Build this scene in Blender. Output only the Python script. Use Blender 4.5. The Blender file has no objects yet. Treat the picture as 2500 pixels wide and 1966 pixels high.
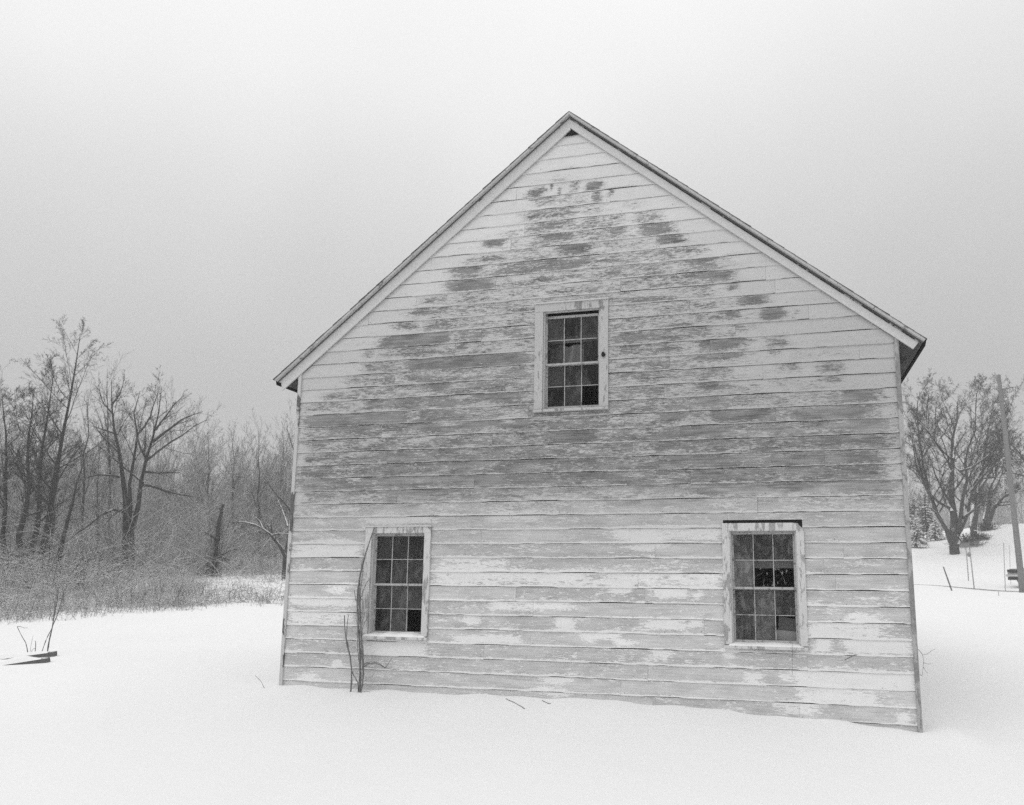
import bpy, bmesh, math, random
import numpy as np
from mathutils import Vector, Matrix

# ------------------------------------------------------------------ camera, sky, light, exposure
S = bpy.context.scene
COL = S.collection
CAM = np.array([2.32936, -9.03510, 1.9055])
PPX, PPY = 1250 + 135.85, 983 + 90.01                      # lens axis in photo pixels (the view camera's front was shifted)
YAW, PITCH, ROLL, FPX = -0.255399, 0.165880, 0.0073134, 1968.89      # FPX: focal length for a 2500 px wide frame
_f = np.array([math.sin(YAW) * math.cos(PITCH), math.cos(YAW) * math.cos(PITCH), math.sin(PITCH)])
_r0 = np.array([math.cos(YAW), -math.sin(YAW), 0.0])
_u0 = np.cross(_r0, _f)
_r = _r0 * math.cos(ROLL) + _u0 * math.sin(ROLL)
_u = -_r0 * math.sin(ROLL) + _u0 * math.cos(ROLL)
cd = bpy.data.cameras.new("camera")
cam = bpy.data.objects.new("camera", cd)
COL.objects.link(cam)
cd.sensor_fit = 'HORIZONTAL'
cd.sensor_width = 36.0
cd.lens = 36.0 * FPX / 2500.0
cd.shift_x = -135.85 / 2500
cd.shift_y = 90.01 / 2500
cd.clip_start, cd.clip_end = 0.05, 3000
cd.dof.use_dof = True
cd.dof.focus_distance = 9.6
cd.dof.aperture_fstop = 2.6
M = Matrix(((_r[0], _u[0], -_f[0], CAM[0]), (_r[1], _u[1], -_f[1], CAM[1]), (_r[2], _u[2], -_f[2], CAM[2]), (0, 0, 0, 1)))
cam.matrix_world = M
S.camera = cam

def ray(px, py):
    d = _f + _r * (px - PPX) / FPX - _u * (py - PPY) / FPX
    return d
def at(px, py, dist):
    """the point seen at photo pixel (px, py), dist metres away along the ground"""
    d = ray(px, py)
    return CAM + d * (dist / math.hypot(d[0], d[1]))
def onwall(px, py, y=0.0):
    d = ray(px, py)
    return CAM + d * ((y - CAM[1]) / d[1])

SUN_EL, SUN_AZ = math.radians(52), math.radians(200)   # azimuth clockwise from +y: behind the camera, a little left
W = bpy.data.worlds.new("World")
S.world = W
W.use_nodes = True
wn, wl = W.node_tree.nodes, W.node_tree.links
wn.clear()
wo = wn.new('ShaderNodeOutputWorld')
bg = wn.new('ShaderNodeBackground')
sky = wn.new('ShaderNodeTexSky')
sky.sky_type = 'NISHITA'
sky.sun_disc = False
sky.sun_elevation = SUN_EL
sky.sun_rotation = SUN_AZ
bw = wn.new('ShaderNodeRGBToBW')
wl.new(sky.outputs[0], bw.inputs[0])
tc = wn.new('ShaderNodeTexCoord')
sx = wn.new('ShaderNodeSeparateXYZ')
wl.new(tc.outputs['Generated'], sx.inputs[0])
nz = wn.new('ShaderNodeTexNoise')
nz.inputs['Scale'].default_value = 2.2
nz.inputs['Detail'].default_value = 3
wl.new(tc.outputs['Generated'], nz.inputs['Vector'])
ramp = wn.new('ShaderNodeValToRGB')           # overcast cloud deck: darker low down, bright overhead
ramp.color_ramp.interpolation = 'B_SPLINE'
els = ramp.color_ramp.elements
for i, (p, v) in enumerate([(0.0, .42), (.15, .43), (.28, .54), (.42, .70), (.56, .90), (.75, 1.06), (1.0, 1.08)]):
    e = els[i] if i < 2 else els.new(p)
    e.position = p
    e.color = (v, v, v, 1)
def wmath(op, a, b):
    n = wn.new('ShaderNodeMath'); n.operation = op
    for k, q in enumerate((a, b)):
        if hasattr(q, 'links'): wl.new(q, n.inputs[k])
        else: n.inputs[k].default_value = q
    return n.outputs[0]
zz = wmath('ADD', sx.outputs['Z'], wmath('MULTIPLY', wmath('SUBTRACT', nz.outputs[0], .5), .17))
zz = wmath('ADD', zz, wmath('MULTIPLY', wmath('ADD', sx.outputs['X'], .35), -.10))
wl.new(zz, ramp.inputs[0])
tot = wmath('ADD', wmath('MULTIPLY', bw.outputs[0], 0.006), wmath('MULTIPLY', ramp.outputs[0], 1.0))
wl.new(tot, bg.inputs['Color'])
bg.inputs['Strength'].default_value = 1.0
wl.new(bg.outputs[0], wo.inputs[0])

ld = bpy.data.lights.new("sun", 'SUN')
ld.energy = 0.65
ld.angle = math.radians(40)
ld.color = (1, 1, 1)
lo = bpy.data.objects.new("sun", ld)
COL.objects.link(lo)
sd = Vector((math.sin(SUN_AZ) * math.cos(SUN_EL), math.cos(SUN_AZ) * math.cos(SUN_EL), math.sin(SUN_EL)))
lo.rotation_euler = sd.to_track_quat('Z', 'Y').to_euler()
S.view_settings.view_transform = 'Standard'
S.view_settings.look = 'None'
S.view_settings.exposure = 0.0
S.view_settings.gamma = 1.0
S.cycles.max_bounces = 6
S.cycles.diffuse_bounces = 3
S.cycles.transparent_max_bounces = 12
S.cycles.volume_bounces = 1
S.cycles.use_denoising = False

# ------------------------------------------------------------------ helpers
RNG = np.random.default_rng(7)
random.seed(7)

def tag(o, label=None, cat=None, group=None, kind=None):
    if label: o['label'] = label
    if cat: o['category'] = cat
    if group: o['group'] = group
    if kind: o['kind'] = kind
    return o
def empty(name, loc, label=None, cat=None, group=None):
    o = bpy.data.objects.new(name, None)
    COL.objects.link(o)
    o.location = loc
    o.empty_display_size = .2
    return tag(o, label, cat, group)
def link(name, me, mat=None, parent=None, smooth=False):
    o = bpy.data.objects.new(name, me)
    COL.objects.link(o)
    for m in (mat if isinstance(mat, (list, tuple)) else [mat] if mat else []):
        me.materials.append(m)
    if parent is not None:
        o.parent = parent
        base = Vector((0, 0, 0))
        p = parent
        while p is not None:
            base += p.location
            p = p.parent
        o.matrix_parent_inverse = Matrix.Identity(4)
        me.transform(Matrix.Translation(-base))
    if smooth:
        me.polygons.foreach_set('use_smooth', [True] * len(me.polygons))
    return o
def qmesh(name, V, Q, attrs=None, smooth=False):
    """mesh from a vertex array and a face array (all quads or all triangles)"""
    V = np.asarray(V, dtype=np.float32).reshape(-1, 3)
    Q = np.asarray(Q, dtype=np.int32)
    k = Q.shape[1]
    me = bpy.data.meshes.new(name)
    me.vertices.add(len(V))
    me.vertices.foreach_set('co', V.ravel())
    me.loops.add(Q.size)
    me.loops.foreach_set('vertex_index', Q.ravel())
    me.polygons.add(len(Q))
    me.polygons.foreach_set('loop_start', np.arange(0, Q.size, k, dtype=np.int32))
    me.polygons.foreach_set('loop_total', np.full(len(Q), k, dtype=np.int32))
    for n, a in (attrs or {}).items():
        at_ = me.attributes.new(n, 'FLOAT', 'POINT')
        at_.data.foreach_set('value', np.asarray(a, dtype=np.float32))
    if smooth:
        me.polygons.foreach_set('use_smooth', np.ones(len(Q), dtype=bool))
    me.update()
    me.validate()
    return me
class MB:
    """collects shapes into one mesh"""
    def __init__(s): s.bm = bmesh.new()
    def poly(s, pts, y0=None, y1=None, axis='y', mi=0):
        """prism: outline pts in the plane across `axis`, from y0 to y1"""
        def P(a, b, c):
            return (a, c, b) if axis == 'y' else ((c, a, b) if axis == 'x' else (a, b, c))
        A = [s.bm.verts.new(P(p[0], p[1], y0)) for p in pts]
        B = [s.bm.verts.new(P(p[0], p[1], y1)) for p in pts]
        fs = [s.bm.faces.new(A), s.bm.faces.new(B[::-1])]
        n = len(pts)
        for i in range(n):
            fs.append(s.bm.faces.new((A[i], B[i], B[(i + 1) % n], A[(i + 1) % n])))
        for f in fs: f.material_index = mi
        return s
    def box(s, x0, x1, y0, y1, z0, z1, mi=0):
        return s.poly([(x0, z0), (x1, z0), (x1, z1), (x0, z1)], y0, y1, 'y', mi)
    def beam(s, a, b, w, h, up=(0, 0, 1)):
        a, b = Vector(a), Vector(b)
        t = (b - a).normalized(); u = Vector(up)
        sx_ = t.cross(u).normalized(); uu = sx_.cross(t).normalized()
        vs = [s.bm.verts.new(p + sx_ * (w / 2 * i) + uu * (h / 2 * j)) for p in (a, b) for i, j in ((-1, -1), (1, -1), (1, 1), (-1, 1))]
        for q in ((0, 1, 2, 3), (7, 6, 5, 4), (0, 4, 5, 1), (1, 5, 6, 2), (2, 6, 7, 3), (3, 7, 4, 0)):
            s.bm.faces.new([vs[i] for i in q])
        return s
    def tube(s, pts, rad, n=8):
        rings = []
        pts = [Vector(p) for p in pts]
        if not hasattr(rad, '__len__'): rad = [rad] * len(pts)
        for i, p in enumerate(pts):
            t = (pts[min(i + 1, len(pts) - 1)] - pts[max(i - 1, 0)]).normalized()
            ref = Vector((0, 0, 1)) if abs(t.z) < .9 else Vector((1, 0, 0))
            a = t.cross(ref).normalized(); b = t.cross(a)
            rings.append([s.bm.verts.new(p + (a * math.cos(2 * math.pi * k / n) + b * math.sin(2 * math.pi * k / n)) * rad[i]) for k in range(n)])
        for A, B in zip(rings, rings[1:]):
            for k in range(n):
                s.bm.faces.new((A[k], A[(k + 1) % n], B[(k + 1) % n], B[k]))
        s.bm.faces.new(rings[0][::-1]); s.bm.faces.new(rings[-1])
        return s
    def build(s, name, mat, parent=None, bevel=0, smooth=False, seg=1):
        bmesh.ops.recalc_face_normals(s.bm, faces=s.bm.faces)
        if bevel:
            bmesh.ops.bevel(s.bm, geom=list(s.bm.edges), offset=bevel, segments=seg, affect='EDGES', clamp_overlap=True)
        me = bpy.data.meshes.new(name)
        s.bm.to_mesh(me); s.bm.free()
        return link(name, me, mat, parent, smooth)

# ------------------------------------------------------------------ materials
class NT:
    def __init__(s, name):
        s.m = bpy.data.materials.new(name); s.m.use_nodes = True
        s.t = s.m.node_tree; s.n = s.t.nodes; s.l = s.t.links
        s.b = s.n['Principled BSDF']; s.out = s.n['Material Output']
        s.b.inputs['Specular IOR Level'].default_value = .25
        s.b.inputs['Roughness'].default_value = .8
    def put(s, sock, v):
        if hasattr(v, 'links'): s.l.new(v, sock)
        elif v is not None:
            try: sock.default_value = v
            except Exception: sock.default_value = (v, v, v, 1)
    def math(s, op, a, b=0.0, c=None, clamp=False):
        n = s.n.new('ShaderNodeMath'); n.operation = op; n.use_clamp = clamp
        s.put(n.inputs[0], a); s.put(n.inputs[1], b)
        if c is not None: s.put(n.inputs[2], c)
        return n.outputs[0]
    def coord(s, scale=(1, 1, 1), kind='Object', loc=(0, 0, 0)):
        t = s.n.new('ShaderNodeTexCoord'); mp = s.n.new('ShaderNodeMapping')
        s.l.new(t.outputs[kind], mp.inputs[0]); mp.inputs['Scale'].default_value = scale; mp.inputs['Location'].default_value = loc
        return mp.outputs[0]
    def noise(s, vec, scale=1, detail=4, rough=.55, w=None, dist=0):
        n = s.n.new('ShaderNodeTexNoise')
        if w is not None: n.noise_dimensions = '4D'; s.put(n.inputs['W'], w)
        s.l.new(vec, n.inputs['Vector'])
        n.inputs['Scale'].default_value = scale; n.inputs['Detail'].default_value = detail
        n.inputs['Roughness'].default_value = rough; n.inputs['Distortion'].default_value = dist
        return n.outputs[0]
    def attr(s, name):
        n = s.n.new('ShaderNodeAttribute'); n.attribute_name = name
        return n.outputs['Fac']
    def smooth(s, v, lo, hi, a=0.0, b=1.0):
        n = s.n.new('ShaderNodeMapRange'); n.interpolation_type = 'SMOOTHSTEP'
        s.put(n.inputs[0], v); n.inputs[1].default_value = lo; n.inputs[2].default_value = hi
        n.inputs[3].default_value = a; n.inputs[4].default_value = b
        return n.outputs[0]
    def lerp(s, f, a, b):
        n = s.n.new('ShaderNodeMix'); n.data_type = 'FLOAT'
        s.put(n.inputs[0], f); s.put(n.inputs[2], a); s.put(n.inputs[3], b)
        return n.outputs[0]
    def normal_z(s):
        g = s.n.new('ShaderNodeNewGeometry'); x = s.n.new('ShaderNodeSeparateXYZ')
        s.l.new(g.outputs['Normal'], x.inputs[0])
        return x.outputs[2]
    def bump(s, h, strength=.3, dist=.01):
        n = s.n.new('ShaderNodeBump'); n.inputs['Strength'].default_value = strength; n.inputs['Distance'].default_value = dist
        s.put(n.inputs['Height'], h); s.l.new(n.outputs[0], s.b.inputs['Normal'])
    def color(s, v):
        if hasattr(v, 'links'):
            s.l.new(v, s.b.inputs['Base Color'])
        else: s.b.inputs['Base Color'].default_value = (v, v, v, 1)
        return s.m

def mat_snow():
    t = NT('snow')
    n = t.noise(t.coord(), .35, 5, .6)
    t.color(t.math('ADD', .885, t.math('MULTIPLY', t.math('SUBTRACT', n, .5), .06)))
    t.b.inputs['Roughness'].default_value = .9
    h = t.math('ADD', t.noise(t.coord(), 2.0, 6, .6), t.math('MULTIPLY', t.noise(t.coord(), 40, 2, .6), .06))
    t.bump(h, .35, .05)
    return t.m
def mat_wood(name, base, var=.35, scale=(1, 1, 1), snow=0, rough=.85, bump=.3):
    """weathered wood or bark in grey; snow > 0 leaves snow lying on what faces up"""
    t = NT(name)
    n = t.noise(t.coord(scale), 1, 5, .65)
    c = t.math('MULTIPLY', base, t.math('ADD', 1 - var, t.math('MULTIPLY', n, 2 * var)))
    if snow:
        n2 = t.noise(t.coord(), 1.7, 3, .6)
        f = t.smooth(t.math('ADD', t.normal_z(), t.math('MULTIPLY', t.math('SUBTRACT', n2, .5), 1.2)), snow, snow + .18)
        c = t.lerp(f, c, .8)
    t.color(c)
    t.b.inputs['Roughness'].default_value = rough
    if bump: t.bump(n, bump, .01)
    return t.m
def mat_siding():
    t = NT('peeling_painted_clapboard')
    wear, tone, v, seg = (t.attr(k) for k in ('wear', 'tone', 'board_height', 'board_seed'))
    w = t.math('MULTIPLY', seg, 37.0)
    big = t.noise(t.coord((2.4, 1, 13)), 1, 3, .6, w, .4)
    fine = t.noise(t.coord((11, 1, 54)), 1, 7, .80, w, .6)
    fleck = t.noise(t.coord((26, 1, 120)), 1, 3, .7, w, .4)
    fib = t.noise(t.coord((14, 1, 150)), 1, 3, .6, w)
    val = t.math('ADD', t.math('MULTIPLY', big, .36), t.math('MULTIPLY', fine, .64))
    val = t.math('ADD', val, t.math('MULTIPLY', t.math('SUBTRACT', fib, .5), .34))
    val = t.math('ADD', val, t.math('MULTIPLY', t.math('SUBTRACT', fleck, .5), .34))
    val = t.math('ADD', .5, t.math('MULTIPLY', t.math('SUBTRACT', val, .5), 2.5))
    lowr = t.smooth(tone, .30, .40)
    lip = t.math('ADD', t.smooth(v, .0, .13, .28, 0), t.math('MULTIPLY', t.smooth(v, .0, .22, .36, 0), lowr))   # paint holds on along the drip edge
    top = t.smooth(v, .86, 1.0, 0, .10)
    x = t.math('SUBTRACT', t.math('ADD', val, t.math('MULTIPLY', wear, 1.0)), t.math('ADD', 1.0, t.math('ADD', lip, top)))
    bare = t.smooth(x, -.022, .026)
    grain = t.noise(t.coord((2.2, 1, 70)), 1, 5, .68, w)
    blot = t.noise(t.coord((3.0, 1, 12)), 1, 4, .6, w)
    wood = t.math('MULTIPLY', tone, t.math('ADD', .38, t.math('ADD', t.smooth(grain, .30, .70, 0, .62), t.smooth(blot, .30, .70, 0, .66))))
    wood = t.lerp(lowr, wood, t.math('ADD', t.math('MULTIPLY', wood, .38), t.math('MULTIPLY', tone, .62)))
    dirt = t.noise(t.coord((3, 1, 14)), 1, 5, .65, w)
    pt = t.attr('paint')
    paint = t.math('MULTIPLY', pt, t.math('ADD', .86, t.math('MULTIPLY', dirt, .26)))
    # thin grey film where the paint has only started to chalk away
    film = t.math('MULTIPLY', t.smooth(x, -.34, -.02, 0, .40), t.smooth(tone, .36, .26))
    paint = t.lerp(film, paint, wood)
    c = t.lerp(bare, paint, wood)
    crack = t.smooth(t.noise(t.coord((.9, 1, 130)), 1, 2, .5, w), .70, .76, 0, .35)
    c = t.math('MULTIPLY', c, t.math('SUBTRACT', 1.0, t.math('MULTIPLY', crack, bare)))
    t.color(c)
    t.b.inputs['Roughness'].default_value = .75
    t.bump(t.math('ADD', t.math('MULTIPLY', bare, -.7), t.math('MULTIPLY', grain, .5)), .45, .004)
    return t.m
def mat_trim(name, paint=.62, wood=.30, amount=.35, scale=(8, 8, 8)):
    t = NT(name)
    a = t.noise(t.coord(scale), 1, 5, .68, None, .4)
    f = t.smooth(t.math('ADD', a, amount - .5), .50, .56)
    g = t.noise(t.coord((30, 30, 30)), 1, 3)
    c = t.lerp(f, t.math('MULTIPLY', paint, t.math('ADD', .88, t.math('MULTIPLY', g, .22))), t.math('MULTIPLY', wood, t.math('ADD', .6, t.math('MULTIPLY', g, .8))))
    t.color(c)
    t.bump(t.math('ADD', t.math('MULTIPLY', f, -.6), g), .3, .003)
    return t.m
def mat_glass(name, dirt=.10, clear=.45, scale=5):
    t = NT(name)
    n = t.noise(t.coord((scale, scale, scale * .7)), 1, 3, .6, None, 1.2)
    streak = t.noise(t.coord((30, 1, 3), loc=(3, 0, 1)), 1, 3, .6)
    seed = t.attr('pane_seed')
    t.color(t.math('ADD', t.math('MULTIPLY', seed, dirt * .8), t.math('MULTIPLY', t.smooth(t.math('ADD', t.math('MULTIPLY', n, .7), t.math('MULTIPLY', streak, .3)), .44, .68), dirt)))  # besides dirt, the mottle paints uneven reflections into the pane colour
    t.b.inputs['Roughness'].default_value = .12
    t.b.inputs['Specular IOR Level'].default_value = .5
    t.b.inputs['Alpha'].default_value = 1 - clear
    return t.m
def mat_plain(name, v, rough=.7, spec=.25, var=.2, scale=6):
    t = NT(name)
    n = t.noise(t.coord((scale,) * 3), 1, 4, .6)
    t.color(t.math('MULTIPLY', v, t.math('ADD', 1 - var, t.math('MULTIPLY', n, 2 * var))))
    t.b.inputs['Roughness'].default_value = rough
    t.b.inputs['Specular IOR Level'].default_value = spec
    return t.m
SNOW = mat_snow()
SIDING = mat_siding()
TRIM = mat_trim('peeling_white_trim', .60, .32, .49, (16, 16, 4))
SASH = mat_trim('grey_sash_paint', .42, .22, .46, (18, 18, 18))
TRIMUP = mat_trim('grey_chalked_trim', .47, .24, .44, (16, 16, 4))
TRIMW = mat_trim('white_trim_paint', .55, .32, .36, (7, 7, 3))
MOLD = mat_trim('grey_trim_molding', .50, .22, .42, (9, 9, 9))
MOLDD = mat_trim('rotted_trim_molding', .34, .030, .60, (5, 9, 5))
DARKW = mat_wood('shade_dark_old_wood', .012, .5, (3, 3, 12))  # near-black old wood: the unlit rooms' shade is put into its colour
EAVEW = mat_wood('weathered_eave_boards', .10, .6, (6, 2, 6))
SHING = mat_wood('asphalt_shingle', .07, .3, (20, 20, 20))
BAREW = mat_wood('bare_grey_board', .26, .3, (20, 20, 3))
GLASS = mat_glass('dirt_and_reflection_glass', .085, .38, 6)
GLASSD = mat_glass('dust_and_reflection_glass', .17, .36, 9)
BARK = mat_wood('bark', .030, .5, (3, 3, 1.2), snow=.66)
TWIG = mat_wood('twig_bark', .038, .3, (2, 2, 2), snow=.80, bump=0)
TWIGFAR = mat_wood('haze_pale_far_twigs', .24, .4, (1, 1, 1), snow=.55, bump=0)  # bark colour raised to carry haze fade as well as dusted snow
BARKSNOW = mat_wood('snowy_bark', .055, .4, (2, 2, 1.2), snow=.20)
VINEB = mat_wood('vine_bark', .17, .5, (20, 20, 6), snow=.75)

# ------------------------------------------------------------------ terrain
_az = np.radians([-180, -85, -49, -43, -33.5, -20, -7, 8.7, 14.4, 32, 80, 180])
_rd = np.array([0, 5, 8, 11, 15, 20, 26, 32, 40, 46, 54, 62, 80, 100, 160, 420])
_tz = np.array([
    [.35, .34, .33, .32, .31, .30, .3, .35, .5, .6, .7, 1.2, 2, 3, 5, 9],
    [.35, .40, .44, .45, .45, .48, .55, .7, 1.1, 1.4, 1.6, 2.4, 4, 5.5, 7.5, 10],
    [.35, .40, .44, .46, .46, .50, .57, .80, 1.25, 1.62, 1.85, 2.8, 4.6, 6, 8, 10],
    [.35, .40, .46, .52, .52, .55, .64, .92, 1.38, 1.72, 1.98, 3.2, 5.3, 6.6, 8, 10],
    [.35, .40, .47, .545, .56, .60, .70, 1.0, 1.5, 1.80, 2.0, 3.1, 5.0, 6.5, 8, 10],
    [.35, .40, .48, .54, .56, .60, .75, 1.0, 1.4, 1.7, 1.9, 3.2, 5.2, 6.6, 8, 10],
    [.35, .39, .45, .52, .54, .62, .80, 1.0, 1.4, 1.6, 1.75, 3.2, 5.3, 6.8, 8, 10],
    [.35, .37, .37, .39, .50, .70, .98, 1.20, 1.42, 1.53, 1.60, 3.3, 5.5, 7, 8.5, 11],
    [.35, .36, .355, .37, .50, .70, .97, 1.10, 1.20, 1.27, 1.36, 3.4, 6.7, 7.4, 8, 11],
    [.35, .36, .355, .37, .50, .70, .97, 1.10, 1.20, 1.27, 1.36, 3.3, 6.4, 7.2, 8, 11],
    [.35, .34, .33, .32, .31, .35, .5, .7, .9, 1.1, 1.3, 2.4, 4, 5, 7, 10],
    [.35, .34, .33, .32, .31, .30, .3, .35, .5, .6, .7, 1.2, 2, 3, 5, 9]])
def _interp(az, r):
    az = np.asarray(az, float); r = np.asarray(r, float)
    i = np.clip(np.searchsorted(_az, az) - 1, 0, len(_az) - 2)
    t = np.clip((az - _az[i]) / (_az[i + 1] - _az[i]), 0, 1); t = t * t * (3 - 2 * t)
    a = np.empty(r.shape)
    j = np.clip(np.searchsorted(_rd, r) - 1, 0, len(_rd) - 2)
    s = np.clip((r - _rd[j]) / (_rd[j + 1] - _rd[j]), 0, 1)
    z0 = _tz[i, j] * (1 - s) + _tz[i, j + 1] * s
    z1 = _tz[i + 1, j] * (1 - s) + _tz[i + 1, j + 1] * s
    return z0 * (1 - t) + z1 * t
def tz(x, y):
    x = np.asarray(x, float); y = np.asarray(y, float)
    dx, dy = x - CAM[0], y - CAM[1]
    r = np.hypot(dx, dy); az = np.arctan2(dx, dy)
    k = np.maximum(r * .07, .15)
    z = (_interp(az, r) * 2 + _interp(az, r - k) + _interp(az, r + k) + _interp(az, r - 2 * k) * .5 + _interp(az, r + 2 * k) * .5) / 5
    z = z + .025 * np.sin(x * .9 + 1.3 * np.sin(y * .35)) * np.cos(y * .7 + .6 * np.sin(x * .5)) * np.clip((r - 5) / 6, .2, 1)
    z = z + np.clip((r - 18) / 40, 0, 1) * .08 * np.sin(x * .31 + 2 * np.sin(y * .13)) * np.cos(y * .27)
    # snow line along the front wall, drift at the wall foot, scour round the right corner
    wx = np.clip(np.interp(x, [-6, -3.65, -1.7, .3, 1.2, 2.1, 2.9, 3.4, 3.7, 5], [.55, .545, .535, .548, .522, .476, .445, .405, .37, .34]), 0, 2)
    wx = wx + .008 * np.sin(x * 5.1) + .006 * np.sin(x * 11.3 + 1)
    d = np.abs(np.clip(-y, 0, None))
    wgt = np.exp(-(d / .9) ** 2) * np.exp(-(np.clip(np.abs(x) - 3.7, 0, None) / .6) ** 2) * (y < .6)
    z = z * (1 - wgt) + wx * wgt
    z = z - .07 * np.exp(-(((x - 4.35) / .35) ** 2 + ((y - .5) / 1.1) ** 2)) + .05 * np.exp(-(((x - 3.95) / .25) ** 2 + ((y + .1) / .6) ** 2))
    return z
def tz1(x, y): return float(tz(np.array([x]), np.array([y]))[0])

naz = 900
azs = np.concatenate([np.linspace(-math.pi, math.radians(-58), 90, endpoint=False), np.linspace(math.radians(-58), math.radians(22), 600, endpoint=False), np.linspace(math.radians(22), math.pi, 110, endpoint=False)])
rs = np.concatenate([[.3, 1.5, 3], np.linspace(4.5, 15, 130), np.geomspace(15.15, 400, 130)])
A, R = np.meshgrid(azs, rs)
X = CAM[0] + R * np.sin(A); Y = CAM[1] + R * np.cos(A)
Z = tz(X, Y)
na, nr = len(azs), len(rs)
V = np.stack([X, Y, Z], -1).reshape(-1, 3)
i, j = np.meshgrid(np.arange(nr - 1), np.arange(na), indexing='ij')
Q = np.stack([i * na + j, i * na + (j + 1) % na, (i + 1) * na + (j + 1) % na, (i + 1) * na + j], -1).reshape(-1, 4)
V = np.vstack([V, [[CAM[0], CAM[1], tz1(CAM[0], CAM[1])]]])
me = qmesh('snow_ground', V, Q[:, ::-1], smooth=True)
g = link('snow_ground', me, SNOW)
tag(g, 'smooth white snow covering the field around the old building', None, None, 'structure')

# road along the foot of the far slope: a dark bare edge and a snowed-over carriageway
def strip(pts, w, zoff, th):
    P = np.array(pts); T = np.gradient(P, axis=0); T /= np.linalg.norm(T, axis=1)[:, None]
    Nn = np.stack([-T[:, 1], T[:, 0]], 1)
    V = []; F = []
    for k in range(len(P)):
        z = tz1(P[k, 0], P[k, 1]) + zoff
        for s_, dz in ((-.5, -th), (-.5, 0), (.5, .02), (.5, -th)):
            V.append((P[k, 0] + Nn[k, 0] * w * s_, P[k, 1] + Nn[k, 1] * w * s_, z + dz))
    for k in range(len(P) - 1):
        for a in range(3):
            F.append((k * 4 + a, k * 4 + a + 1, k * 4 + 5 + a, k * 4 + 4 + a))
    return qmesh('road', V, F)
ASPH = mat_plain('wet_road_edge', .22, .8, .2, .5, .8)
rp = [tuple(at(px, 1430, 48 + (px - 2400) * -.003)[:2]) for px in np.linspace(1900, 2900, 30)]
ro = link('road', strip(rp, 3.4, -.035, .5), ASPH)
tag(ro, 'narrow road with a dark bare edge crossing the snow', None, None, 'structure')

# ------------------------------------------------------------------ the old building
HW, SL, ZAP, ZIN = 3.65, .815, 7.595, 7.395            # half width, roof slope, top of the roof at the ridge
CS = 1 / math.sqrt(1 + SL * SL)
DEPTH = 8.6
ZS = {-1: 7.600, 1: 7.578}                  # outer roof line of the left and right slope
XT = {-1: 3.950, 1: 3.908}                  # eave tips
RX = (ZS[1] - ZS[-1]) / (2 * SL)            # where the two slopes meet
Z0, EXPO = 4.2335, .165                     # one clapboard line and the exposure of each board
house = empty('wooden_farm_building', (0, 0, .5), 'weathered white clapboard gable-end building with peeling paint and three dark sash windows', 'farm building')
WINS = [  # xc, sill bottom, opening bottom, opening top, casing outer top, half casing
    dict(n='top', dm=-.035, xc=.010, zb=3.845, zt=5.04, ztop=5.150, hw=.452),
    dict(n='left', xc=-2.142, zb=1.175, zt=2.385, ztop=2.470, hw=.432),
    dict(n='right', xc=2.160, zb=1.185, zt=2.385, ztop=2.470, hw=.430)]
holes = []
for w in WINS:
    e = .035 if w['n'] == 'right' else -.012
    holes.append((w['xc'] - w['hw'] + .012, w['xc'] + w['hw'] - .012, w['zb'] - .05, w['ztop'] + e))

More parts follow.
